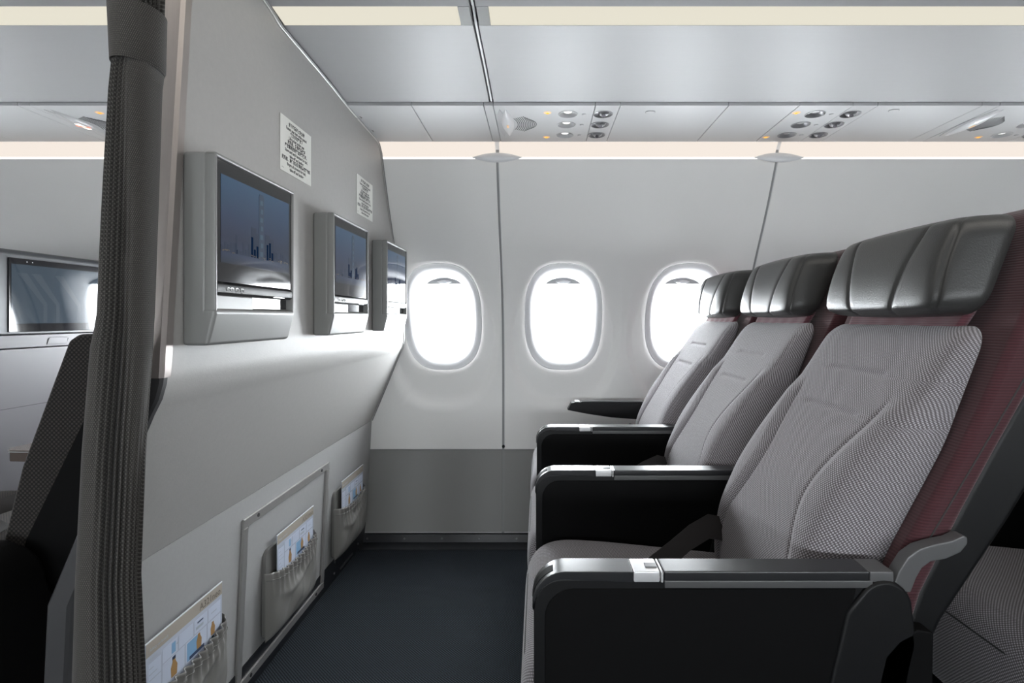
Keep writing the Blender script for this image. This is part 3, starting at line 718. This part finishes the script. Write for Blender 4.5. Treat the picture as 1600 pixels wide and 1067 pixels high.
def make_card(label):
    t = thing('safety_card', (PX + .0245, 1.50, Z(-.882)), label, 'safety card', 'safety cards in the pockets')
    y0, y1, z0, z1 = .040, .286, .085, .272
    box('sheet', (-.0008, y0, z0), (.0008, y1, z1), 'card', t)
    box('header_band', (.0008, y0, z1 - .026), (.0011, y1, z1), 'cardband', t)
    box('film_edge', (-.0010, y0 - .001, z1), (.0012, y1 + .001, z1 + .0022), 'cardfilm', t)
    text('title', 'A321neo', .021, 'brownink', t, lambda u, v, w_: (.0013, y1 - .006 + u, z1 - .005 + v), align='RIGHT', bold=.0002)
    text('subtitle', 'Safety on board', .008, 'greyp', t, lambda u, v, w_: (.0013, y0 + .010 + u, z1 - .012 + v), align='LEFT')
    text('heading', '安全指南', .006, 'greyp', t, lambda u, v, w_: (.0010, y0 + .008 + u, z1 - .031 + v), align='LEFT')
    bm = bmesh.new()
    def b(y, z, yy, zz, k=0): add_box(bm, (.0008, y0 + y, z0 + z), (.0010 + k * .0001, y0 + yy, z0 + zz))
    def fl_(name, m):
        nonlocal bm
        bmobj(name, bm, m, t)['kind'] = 'stuff'; bm = bmesh.new()
    for (a, c, d, e) in ((.045, .124, .090, .152), (.094, .124, .140, .152), (.144, .124, .190, .152), (.194, .124, .240, .152), (.045, .078, .112, .121), (.116, .078, .187, .121), (.191, .078, .240, .121), (.006, .060, .041, .146)): b(a, c, d, e)
    fl_('print_box', 'pale')
    b(.120, .081, .155, .119, 1); b(.072, .127, .084, .148, 1); b(.03, .0335, .24, .0342, 1); fl_('print_blue', 'skyb')
    b(.128, .081, .178, .088, 2); b(.074, .1135, .084, .120, 2); b(.206, .080, .214, .085, 2); b(.155, .142, .175, .145, 2); fl_('print_navy', 'navy')
    # small printed passengers: head and body shapes
    def fig(cy, cz, s):
        add_prism(bm, [(y0 + cy + a * s, z0 + cz + c * s) for a, c in ((-.010, -.020), (.011, -.020), (.013, .004), (.006, .016), (.005, .024), (-.005, .024), (-.006, .016), (-.012, .004))], 'x', .0008, .0012)
    fig(.079, .096, .80); fig(.160, .102, .72); fig(.210, .101, .66); fl_('print_figure', 'tan')
    for k in range(9): b(.009, .135 - k * .011, .009 + .012 + .010 * ((k * 7) % 3), .1365 - k * .011, 1)
    b(.088, .138, .094, .141, 1); b(.150, .130, .176, .136, 1); b(.205, .136, .225, .138, 1); fl_('print_lines', 'greyp')
    return t
cd = [make_card('laminated safety card standing in the pocket inside the framed panel')]
for y, lb in ((.985, 'laminated safety card in the pocket closest to the camera, title readable'), (2.005, 'laminated safety card in the pocket nearest the window wall')):
    c = copy_tree(cd[0]); c.location.y = y; c['label'] = lb; cd.append(c)

# ---------------------------------------------------------------- curtain tied at the bulkhead's near end
CYY = .808
CT = [(1.19, 170, 262), (.75, 174, 256), (.50, 177, 252), (.447, 182, 249), (.370, 187, 246), (.366, 188, 243), (.33, 182, 242), (.235, 175, 240), (.10, 168, 236), (0, 163, 233), (-.04, 151, 233), (-.19, 137, 222), (-.38, 125, 214), (-.54, 118, 222), (-.80, 110, 228), (-.96, 108, 230)]
def ct(a, k): return (interp(a, [(c[0], c[k]) for c in CT]) - 842) * CYY / 860
cur = thing('curtain', (-.60, CYY, 0), 'dark grey-brown pleated cabin curtain gathered beside the bulkhead edge', 'curtain')
def curtain_loops(levels, amp, grow=0.0, flat=False):
    N = 240; loops = []; uv = []
    for a in levels:
        xl, xr = ct(a, 1) - grow, ct(a, 2) + grow; cx, hw = (xl + xr) / 2, (xr - xl) / 2; hb = .040 + grow
        L = []; arc_ = 0
        for i in range(N):
            t = 2 * math.pi * i / N; c, s = math.cos(t), math.sin(t)
            c0 = interp(a, [(-.96, .80), (-.3, .62), (0, .25), (.2, -.10), (.35, -.30), (1.2, -.2)]); wd = .42 if a < .1 else .55
            mk = math.exp(-((c - c0) / wd) ** 4) if not a > .44 else 1
            f = 0 if flat else amp * (mk * abs(math.sin(t * 17 + .8 * math.sin(2 * t))) * (1 + .3 * math.sin(5 * t)) + .30 * (1 - mk) * (.5 + .5 * math.sin(4 * t + 2.2 * a)))
            r = 1 - f
            L.append((cx + hw * c * r + .60, hb * s * r, Z(a)))
            uv.append((i / N * .55, a))
        loops.append(L)
    return loops, uv
lv = [x for x in np.linspace(.37, -.96, 56)]
lp, uv = curtain_loops(lv, .26); loft('drape', lp, 'curtain', cur, angle=180, uv=uv)
lv = [x for x in np.linspace(1.19, .445, 30)]
lp, uv = curtain_loops(lv, .30); loft('gathered_top', lp, 'curtain', cur, angle=180, uv=uv)
lp, uv = curtain_loops([.448, .449, .43, .40, .37, .366, .367], 0, .0015, True)
lp[0] = [(x * .9 - .0, y * .9, z) for x, y, z in lp[0]]; lp[-1] = [(x * .93, y * .93, z) for x, y, z in lp[-1]]
loft('tie_band', lp, 'curtain_band', cur, angle=70, uv=uv)

# ---------------------------------------------------------------- seats
SP = .508
FT = smooth_tab([(-.012, .640), (-.08, .598), (-.15, .548), (-.22, .492), (-.3, .438), (-.4, .394), (-.5, .380), (-.56, .382)], 60)
GT = smooth_tab([(-.012, .672), (-.19, .605), (-.36, .512), (-.56, .45)], 60)
def cushion_grid(name, m, par, nu, nv, outline, fx, detail, back, uvs):
    """front height field over (u,v) in [-1,1]^2, closed to a back surface"""
    vs = []; fs = []; uv = []
    for j in range(nv + 1):
        for i in range(nu + 1):
            u = -1 + 2 * i / nu; v = -1 + 2 * j / nv
            u = math.copysign(1 - (1 - abs(u)) ** 1.35, u) if abs(u) > .0 else u
            v = math.copysign(1 - (1 - abs(v)) ** 1.35, v) if abs(v) > .0 else v
            y, z = outline(u, v)
            e = (max(0, 1 - abs(u) ** 12)) ** .5 * (max(0, 1 - abs(v) ** 14)) ** .5
            xb = back(z); xf = fx(z, u, v)
            vs.append((xb + (xf - xb) * e + detail(u, v, y, z) * e, y, z)); uv.append(uvs(y, z))
    A = np.array(vs).reshape(nv + 1, nu + 1, 3)
    du = np.concatenate([np.zeros((nv + 1, 1)), np.cumsum(np.linalg.norm(np.diff(A, axis=1), axis=2), axis=1)], axis=1); du -= du[:, nu // 2:nu // 2 + 1]
    dv = np.concatenate([np.zeros((1, nu + 1)), np.cumsum(np.linalg.norm(np.diff(A, axis=0), axis=2), axis=0)], axis=0); dv -= dv[nv // 2:nv // 2 + 1, :]
    dv = np.repeat(dv[:, nu // 2:nu // 2 + 1], nu + 1, axis=1)
    uv = [(float(a), float(b)) for a, b in zip(du.ravel(), dv.ravel())]
    for j in range(nv):
        for i in range(nu): a = j * (nu + 1) + i; fs.append((a, a + 1, a + nu + 2, a + nu + 1))
    # back face from the border
    border = [i for i in range(nu + 1)] + [(j) * (nu + 1) + nu for j in range(1, nv + 1)] + [nv * (nu + 1) + i for i in range(nu - 1, -1, -1)] + [j * (nu + 1) for j in range(nv - 1, 0, -1)]
    nb = len(vs); c = Vector((0, 0, 0))
    for b in border: c += Vector(vs[b])
    c /= len(border)
    for b in border: p = vs[b]; vs.append((p[0] + .004, c.y + (p[1] - c.y) * .97, c.z + (p[2] - c.z) * .98)); uv.append(uv[b])
    vs.append((back(c.z) + .01, c.y, c.z)); uv.append((0, 0))
    n = len(border)
    for i in range(n):
        a, b = border[i], border[(i + 1) % n]; fs.append((a, nb + i, nb + (i + 1) % n, b)); fs.append((nb + i, nb + n, nb + (i + 1) % n))
    me = bpy.data.meshes.new(name); me.from_pydata(vs, [], fs)
    l = me.uv_layers.new(name='UVMap'); 
    for lp_ in me.loops: l.data[lp_.index].uv = uv[lp_.vertex_index]
    b = bmesh.new(); b.from_mesh(me); bmesh.ops.recalc_face_normals(b, faces=b.faces[:]); b.to_mesh(me); b.free()
    return link(name, me, m, par, True, 180)
def gauss(d, s): return math.exp(-(d / s) ** 2)
def armrest(t, front=True, kind='panel'):
    """armrest with side panel; local y: 0.017..0.060"""
    ya, yb = .017, .0605; zt = Z(-.351)
    a = thing('armrest'); a.parent = t
    if kind == 'panel':
        r = .040
        prof = [(-.007, .30)] + arc(-.007 + r, zt - .011 - r, r, 180, 90, 8) + [(.462, zt - .011), (.462, zt - .03), (.395, .30)]
        prism('side_panel', prof, 'y', ya + .002, yb - .002, 'black', a, .003, 2)
        inset = [(.008, .30)] + arc(.008 + r, zt - .024 - r, r, 180, 90, 8) + [(.440, zt - .024), (.375, .30)]
        prism('panel_inlay', inset, 'y', ya + .0005, ya + .004, 'black_matte', a, .0012, 1)
        def cap(x0, x1, name, m, rr=False, h=.011):
            if rr:
                q = [(-.009, zt - .052)] + arc(-.009 + .046, zt - .046, .046, 180, 90, 10) + [(x1, zt), (x1, zt - h - .004)] + arc(-.007 + .041, zt - .011 - .041, .041, 90, 180, 8) + [(-.005, zt - .052)]
            else: q = [(x0, zt), (x1, zt), (x1, zt - h - .004), (x0, zt - h - .004)]
            return prism(name, q, 'y', ya, yb, m, a, .0022, 2)
        cap(0, .1305, 'front_cap', 'armtop', True)
        lt = cap(.131, .168, 'latch', 'silver')
        cap(.169, .173, 'latch_rib', 'silver', h=.012)
        cap(.1735, .458, 'top_cap', 'armtop')
        cap(.4585, .492, 'rear_cap', 'bracket')
        box('latch_button', (.150, .030, zt - .001), (.1665, .044, zt + .0012), 'strip', a, .0006)
        # finger slot cut into the rounded nose: dark inlay following the curve
        pts = arc(-.009 + .046, zt - .046, .0466, 172, 112, 8); pin = arc(-.009 + .046, zt - .046, .0440, 112, 172, 8)
        prism('nose_slot', pts + pin, 'y', ya + .011, yb - .014, 'black_matte', a)
        box('side_strip', (.174, ya - .001, zt - .0225), (.462, ya + .004, zt - .0125), 'strip', a, .001)
        # pivot covers at the rear
        pc = [(.36, .30), (.425, zt - .055)] + arc(.478, zt - .050, .038, 150, 0, 10) + [(.522, zt - .10), (.47, .30)]
        prism('pivot_cover', pc, 'y', ya - .004, yb - .004, 'black', a, .005, 3)
        pc = [(.42, .28), (.475, zt - .115), (.495, zt - .092), (.522, zt - .078), (.545, zt - .082), (.54, .28)]
        prism('pivot_skirt', pc, 'y', ya - .004, yb - .02, 'black_matte', a, .004, 2)
        # curved grey bracket sweeping back from the pivot
        c_ = [(.494, -.378), (.503, -.354), (.516, -.334), (.533, -.322), (.553, -.316), (.578, -.311), (.593, -.304), (.600, -.306), (.600, -.316), (.590, -.328), (.570, -.337), (.548, -.341), (.536, -.350), (.528, -.364), (.520, -.385)]
        prism('pivot_bracket', [(x, Z(z)) for x, z in c_], 'y', .024, .046, 'bracket', a, .003, 2)
    else:
        q = [(.118, Z(-.382)), (.135, Z(-.352)), (.150, Z(-.349)), (.462, Z(-.352)), (.462, Z(-.425)), (.30, Z(-.413)), (.20, Z(-.398))]
        prism('arm_body', q, 'y', ya, yb, 'black', a, .004, 2)
        prism('top_cap', [(.17, Z(-.3498)), (.462, Z(-.352)), (.462, Z(-.3475)), (.18, Z(-.3455))], 'y', ya + .002, yb - .002, 'armtop', a, .001)
        prism('latch', [(.150, Z(-.349)), (.1695, Z(-.350)), (.1695, Z(-.3450)), (.150, Z(-.3455))], 'y', ya + .002, yb - .002, 'silver', a, .001)
        prism('pivot_link', [(.40, Z(-.36)), (.56, Z(-.30)), (.60, Z(-.36)), (.44, Z(-.47))], 'y', ya + .006, yb - .006, 'black', a, .003)
    return a
def ribbon(name, pts, wdir, w_, m, par, th=.002):
    loops = []; wd = Vector(wdir)
    for k, p in enumerate(pts):
        p = Vector(p); q = Vector(pts[min(k + 1, len(pts) - 1)]) - Vector(pts[max(k - 1, 0)]); n = q.cross(wd).normalized() * th / 2; h = wd.normalized() * w_ / 2
        loops.append([p - h - n, p + h - n, p + h + n, p - h + n])
    return loft(name, loops, m, par, angle=30)
def make_seat(label, group, cloth='cloth', shell='maroon', flap='maroon_light', arm=True, slope=1.0):
    t = thing('airline_seat', (0, 0, 0), label, 'seat', group)
    yc = .283; hw = .205                               # middle of the seat, half width of the back
    S = lambda x: .640 + (x - .640) * slope
    F = lambda z: S(interp(z - CZ, FT)); G = lambda z: S(interp(z - CZ, GT))
    zt, zb = Z(-.012), Z(-.56); zm, hh = (zt + zb) / 2, (zt - zb) / 2
    def outline(u, v):
        k = 1 - .055 * (abs(u) ** 3) * (v ** 8 if v > 0 else 0) ; wdt = hw * (1 + .02 * (1 - v) / 2)
        rc = .032; q = max(0, abs(hh * v) - (hh - rc)); y = yc + (wdt - rc + math.sqrt(max(0, rc * rc - q * q))) * u; z = zm + hh * v
        return y, z
    def seam_u(v): return .66 - .20 * math.exp(-((v - .0) / .34) ** 2) + .10 * math.exp(-((v + .75) / .4) ** 2) + (.16 * max(0, v - .30))
    def detail(u, v, y, z):
        d = 0
        su = seam_u(v)
        if v < .60:
            fade = min(1, (.60 - v) / .12); d += .0045 * gauss((abs(u) - su) * hw, .0036) * fade
            if abs(u) > su: d -= .009 * fade * min(1, (abs(u) - su) / .12)
        for vv in (.69, .44):
            if abs(u) < .42: d += .0060 * gauss((v - vv) * hh, .0038) * min(1, (.42 - abs(u)) / .05)
        for uu in (-.42, .42):
            for vv in (.69, .44): d += .0030 * gauss((u - uu) * hw, .006) * gauss((v - vv) * hh, .005)
        d += .006 * (1 - u * u) * (1 if v > -1 else 0)          # gentle hollow across
        # piping seam just inside the border
        d += .0028 * gauss((abs(u) - .90) * hw, .0035)
        return d
    Lt = [0]; zz = np.linspace(zb, zt, 80)
    for a, b in zip(zz[:-1], zz[1:]): Lt.append(Lt[-1] + math.hypot(b - a, F(b) - F(a)))
    arcl = lambda z: float(np.interp(z, zz, Lt))
    cushion_grid('back_cushion', cloth, t, 110, 190, outline, lambda z, u, v: F(z), detail, G, lambda y, z: (y, arcl(z)))
    # seat cushion (lofted cross-sections along x would stretch the cloth; use the same height field turned upward)
    x0, x1 = -.030, .47; y0, y1 = .064, .503; vs = []; fs = []; uv = []
    nu, nv = 60, 90
    prof = [(.45, Z(-.53)), (.30, Z(-.515)), (.15, Z(-.500)), (.06, Z(-.494)), (.02, Z(-.497)), (-.005, Z(-.508)), (-.020, Z(-.525)), (-.028, Z(-.55)), (-.030, Z(-.60)), (-.024, Z(-.66)), (-.010, Z(-.70)), (.02, Z(-.71)), (.45, Z(-.71))]
    # resample
    seg = [0]
    for a, b in zip(prof[:-1], prof[1:]): seg.append(seg[-1] + math.dist(a, b))
    sm = np.linspace(0, seg[-1], nv + 1); px = np.interp(sm, seg, [p[0] for p in prof]); pz = np.interp(sm, seg, [p[1] for p in prof])
    for _ in range(6): px[1:-1] = (px[:-2] + 2 * px[1:-1] + px[2:]) / 4; pz[1:-1] = (pz[:-2] + 2 * pz[1:-1] + pz[2:]) / 4
    cxm, czm = .22, Z(-.60); loops = []
    for i in range(nu + 1):
        u = -1 + 2 * i / nu; u = math.copysign(1 - (1 - abs(u)) ** 1.5, u); e = (1 - abs(u) ** 14) ** .5; y = (y0 + y1) / 2 + (y1 - y0) / 2 * u
        L = []
        for k in range(nv + 1):
            cr = 1 - .035 * abs(u) ** 6
            zc = -.006 * (1 - u * u) if pz[k] > Z(-.54) and px[k] > .03 else 0
            sh = (.90 + .10 * e)
            L.append((cxm + (px[k] - cxm) * sh, y, czm + (pz[k] + zc * min(1, (px[k] - .03) / .1) - czm) * sh)); uv.append((y, sm[k]))
        loops.append(L)
    loft('seat_cushion', loops, cloth, t, angle=180, uv=uv)
    tube('cushion_piping', [(loops[30 + int(28 * q)][int(nv * .45)]) for q in (-1, -.5, 0, .5, 1)], .0015, 'thread', t, 5)
    # upholstered shell behind the cushions
    sh = [(.193, .858), (.178, .80), (.158, .772), (.10, .742), (.0, .700), (-.10, .655), (-.19, .612), (-.36, .515), (-.56, .45), (-.58, .50), (-.40, .555), (-.28, .615), (-.19, .664), (-.10, .715), (-.03, .765), (.05, .815), (.13, .855), (.175, .872)]
    poly = [(S(x), Z(z)) for z, x in sh]
    prism('back_shell', poly, 'y', .050, .514, shell, t, .020, 5)
    for y in (.0505, .5135):
        tube('shell_seam', [(S(interp(a, [(-.5, .505), (-.36, .540), (-.19, .640), (-.03, .735), (.1, .80), (.16, .83)])), y, Z(a)) for a in np.linspace(.13, -.5, 24)], .0018, 'thread', t, 5)
    # black rear housing
    rp = [(.05, .822), (-.03, .772), (-.10, .722), (-.19, .671), (-.28, .622), (-.40, .562), (-.52, .52), (-.56, .55), (-.45, .60), (-.30, .70), (-.15, .79), (0, .85)]
    prism('rear_housing', [(S(x), Z(z)) for z, x in rp], 'y', .070, .496, 'black', t, .012, 3)
    # headrest: padded leather block with two curved seams, piping all round
    hb, ht = Z(.001), Z(.170); hy, hz = .185, (ht - hb) / 2; hm = (hb + ht) / 2
    def ho(u, v):
        rc = .040; q = max(0, abs(hz * v) - (hz - rc)); y = yc + (hy - rc + math.sqrt(max(0, rc * rc - q * q))) * u * (1 - .02 * v); z = hm + hz * v * (1 - .04 * u * u)
        return y, z
    hbk = lambda z: S(.676 + (z - hb) * .42)
    def hf(z, u, v): return S(.600 + (z - hb) * .30) + .012 * v * v
    def hd(u, v, y, z):
        d = 0
        for s in (-1, 1):
            su = s * (.33 + .27 * ((v + 1) / 2) ** 1.3); d += .0036 * gauss((u - su) * hy, .0028) + .0016 * gauss((u - su) * hy, .010)
        r = max(abs(u), abs(v) ** .8 * .98); d += .0045 * gauss((abs(u) - .885) * hy, .0032) + .0040 * gauss((abs(v) - .90) * hz, .0028)
        return d
    cushion_grid('headrest', 'leather', t, 120, 60, ho, hf, hd, hbk, lambda y, z: (y, z))
    # maroon flap between headrest and cushion
    pts = [(S(.655), 0), (S(.648), 0)]
    vs = []; fs = []; n = 40
    for j in range(9):
        for i in range(n + 1):
            u = -1 + 2 * i / n; v = j / 8; y = yc + (.160 - .012 * v) * u; z = Z(.020 - .065 * v)
            x = S(.672 + (z - CZ) * .50) + .002 * math.sin(u * 17 + 2 * v) * v
            vs.append((x, y, z))
    for j in range(8):
        for i in range(n): a = j * (n + 1) + i; fs.append((a, a + 1, a + n + 2, a + n + 1))
    fp = raw('headrest_flap', vs, fs, flap, t, True, 180)
    md = fp.modifiers.new('thickness', 'SOLIDIFY'); md.thickness = .012; md.offset = -1
    # belt: strap over the cushion with a folded end
    ribbon('belt_strap', [(.405, .44, Z(-.455)), (.36, .42, Z(-.440)), (.31, .385, Z(-.450)), (.26, .345, Z(-.468)), (.215, .31, Z(-.482)), (.19, .29, Z(-.495))], (.1, .55, .8), .050, 'belt', t)
    ribbon('belt_strap', [(.41, .12, Z(-.47)), (.36, .15, Z(-.470)), (.30, .19, Z(-.486)), (.24, .22, Z(-.490)), (.19, .25, Z(-.498))], (-.3, .9, .05), .052, 'belt', t)
    box('belt_buckle', (.155, .235, Z(-.502)), (.205, .295, Z(-.485)), 'strip', t, .004)
    # frame and legs
    box('seat_pan', (.02, .05, .245), (.50, .52, .272), 'black_matte', t, .006)
    for y in (.10, .43):
        prism('leg', [(.06, 0.0), (.11, 0.0), (.17, .245), (.10, .245)], 'y', y, y + .03, 'black_matte', t, .004)
        prism('leg', [(.42, 0.0), (.50, 0.0), (.40, .245), (.33, .245)], 'y', y, y + .03, 'black_matte', t, .004)
    if arm: armrest(t)
    return t
Y0_ = .745
seat = make_seat('grey cloth airline seat nearest the camera, on the aisle, with black armrest', 'front row of grey airline seats')
seat.location = (0, Y0_, 0)
s2 = copy_tree(seat); s2.location.y = Y0_ + SP; s2['label'] = 'grey cloth airline seat in the middle of the front row'
s3 = copy_tree(seat); s3.location.y = Y0_ + 2 * SP; s3['label'] = 'grey cloth airline seat beside the windows, smallest in the front row'
wa = armrest(s3, kind='open'); wa.location = (0, SP, 0)
LB = ['second-row airline seat behind the aisle seat, only its dark cushion and belt showing', 'second-row airline seat behind the middle seat, almost wholly hidden', 'second-row airline seat behind the window seat, almost wholly hidden']
for k in range(3):
    c = copy_tree(seat); c.location = (.775, Y0_ + k * SP, 0); c['label'] = LB[k]; c['group'] = 'second row of airline seats'

# ---------------------------------------------------------------- forward cabin, seen left of the curtain
bs = make_seat('large dark seat in the forward cabin, seen left of the curtain', 'forward cabin seats', 'cloth_dark', 'black_cloth', 'black_cloth', arm=False, slope=.60)
bs['group'] = 'forward cabin seats'; bs.location = (-1.595, 1.10, 0)
prism('side_wing', [(.632, Z(-.08)), (.645, Z(-.045)), (.665, Z(-.032)), (.75, Z(-.03)), (.79, Z(-.55)), (.42, Z(-.60)), (.50, Z(-.50)), (.55, Z(-.30))], 'y', .010, .045, 'cloth_wing', bs, .008, 3)
wing = [o for o in bpy.data.objects if o.name.startswith('side_wing')][0]
ul = wing.data.uv_layers.new(name='UVMap')
for lp_ in wing.data.loops: v_ = wing.data.vertices[lp_.vertex_index].co; ul.data[lp_.index].uv = (v_.x + v_.y, v_.z)
prism('side_cover', [(.735, Z(-.10)), (.77, Z(-.06)), (.79, Z(-.58)), (.52, Z(-.62)), (.57, Z(-.44))], 'y', .000, .012, 'black_matte', bs, .003, 2)
bc = thing('seat_console', (-1.20, .86, 0), 'black rounded console beside the dark forward-cabin seat, lower left corner', 'console')
prism('body', [(-.30, 0)] + [(-.30, .36)] + arc(-.22, .47, .08, 180, 90, 6) + [(.16, .55)] + arc(.16, .47, .08, 90, 0, 6) + [(.30, .36), (.33, 0)], 'y', 0, .22, 'black_matte', bc, .02, 3)
box('top_pad', (-.20, .02, .548), (.14, .20, .562), 'black', bc, .006)
ct_ = thing('cocktail_table', (-1.615, 1.76, 0), 'small dark drinks table with a bright metal rim beyond the dark seat', 'table')
prism('table_top', [(-.03, -.05), (-.02, .07), (.26, .10), (.26, -.10), (.0, -.08)], 'z', .547, .575, 'wood', ct_, .003)
prism('rim', [(-.034, -.052), (-.024, .074), (.262, .104), (.262, -.104), (-.002, -.084)], 'z', .5755, .5785, 'silver', ct_, .001)
prism('table_inlay', [(-.031, -.050), (-.021, .071), (.26, .101), (.26, -.101), (.0, -.081)], 'z', .579, .5815, 'wood', ct_, .001)
box('pedestal', (.03, -.04, 0), (.20, .05, .546), 'black_matte', ct_, .01)
# back shell of the forward seat ahead with its monitor
fs_ = thing('seat_back_shell', (-1.72, 1.39, 0), 'grey shell of the seat ahead holding a reflective monitor, far left', 'seat back')
yl = .885
prism('upper_shell', [(-.16, Z(-.055)), (0, Z(-.055)), (0, Z(.214)), (-.012, Z(.226)), (-.16, Z(.226))], 'y', 0, yl, 'shelld', fs_, .006)
box('top_line', (-.004, .002, Z(.206)), (.0012, yl - .002, Z(.2085)), 'gap', fs_)
box('lower_shell', (-.16, 0, 0), (.008, yl, Z(-.101)), 'shellp', fs_, .004)
box('ledge', (-.16, 0, Z(-.099)), (.012, yl, Z(-.056)), 'shellp', fs_, .004)
box('shell_joint', (0, .002, Z(-.2935)), (.0088, yl - .002, Z(-.2915)), 'gap', fs_)
sc_ = box('monitor', (-.005, .392, Z(-.046)), (.004, .80, Z(.198)), 'blackgloss', fs_, .002)
box('display', (.0035, .400, Z(-.018)), (.0046, .792, Z(.178)), 'offscreen', sc_)
bm = bmesh.new()
for (a, b_) in ((.02, .0), (.07, .0), (.16, .05)):
    add_prism(bm, [(.400 + a, Z(.150)), (.400 + a + .035, Z(.150)), (.400 + a + .11, Z(.05)), (.400 + a + .11, Z(-.015)), (.400 + a + .095, Z(-.015)), (.400 + a + .095, Z(.045))], 'x', .0045, .0048)
bmobj('painted_reflection', bm, 'offreflect', sc_)  # reflected diagonals drawn as glowing strips on the dark display
for y in (.455, .475): prism('camera_dot', [(y + a, Z(.188) + b) for a, b in arc(0, 0, .0018, 0, 330, 9)], 'x', .004, .0048, 'silver', sc_)
lt = [(.52, Z(-.090)), (.60, Z(-.090)), (.605, Z(-.068)), (.53, Z(-.068))]
prism('latch_plate', lt, 'x', .0115, .0135, 'shellp', fs_, .0005); 
tube('latch_outline', [(.0125, y, z) for y, z in ((.52, Z(-.0905)), (.525, Z(-.0725)), (.532, Z(-.0675)), (.602, Z(-.0675)), (.606, Z(-.0725)), (.60, Z(-.0905)))], .0009, 'gap', fs_, 5, closed=True)
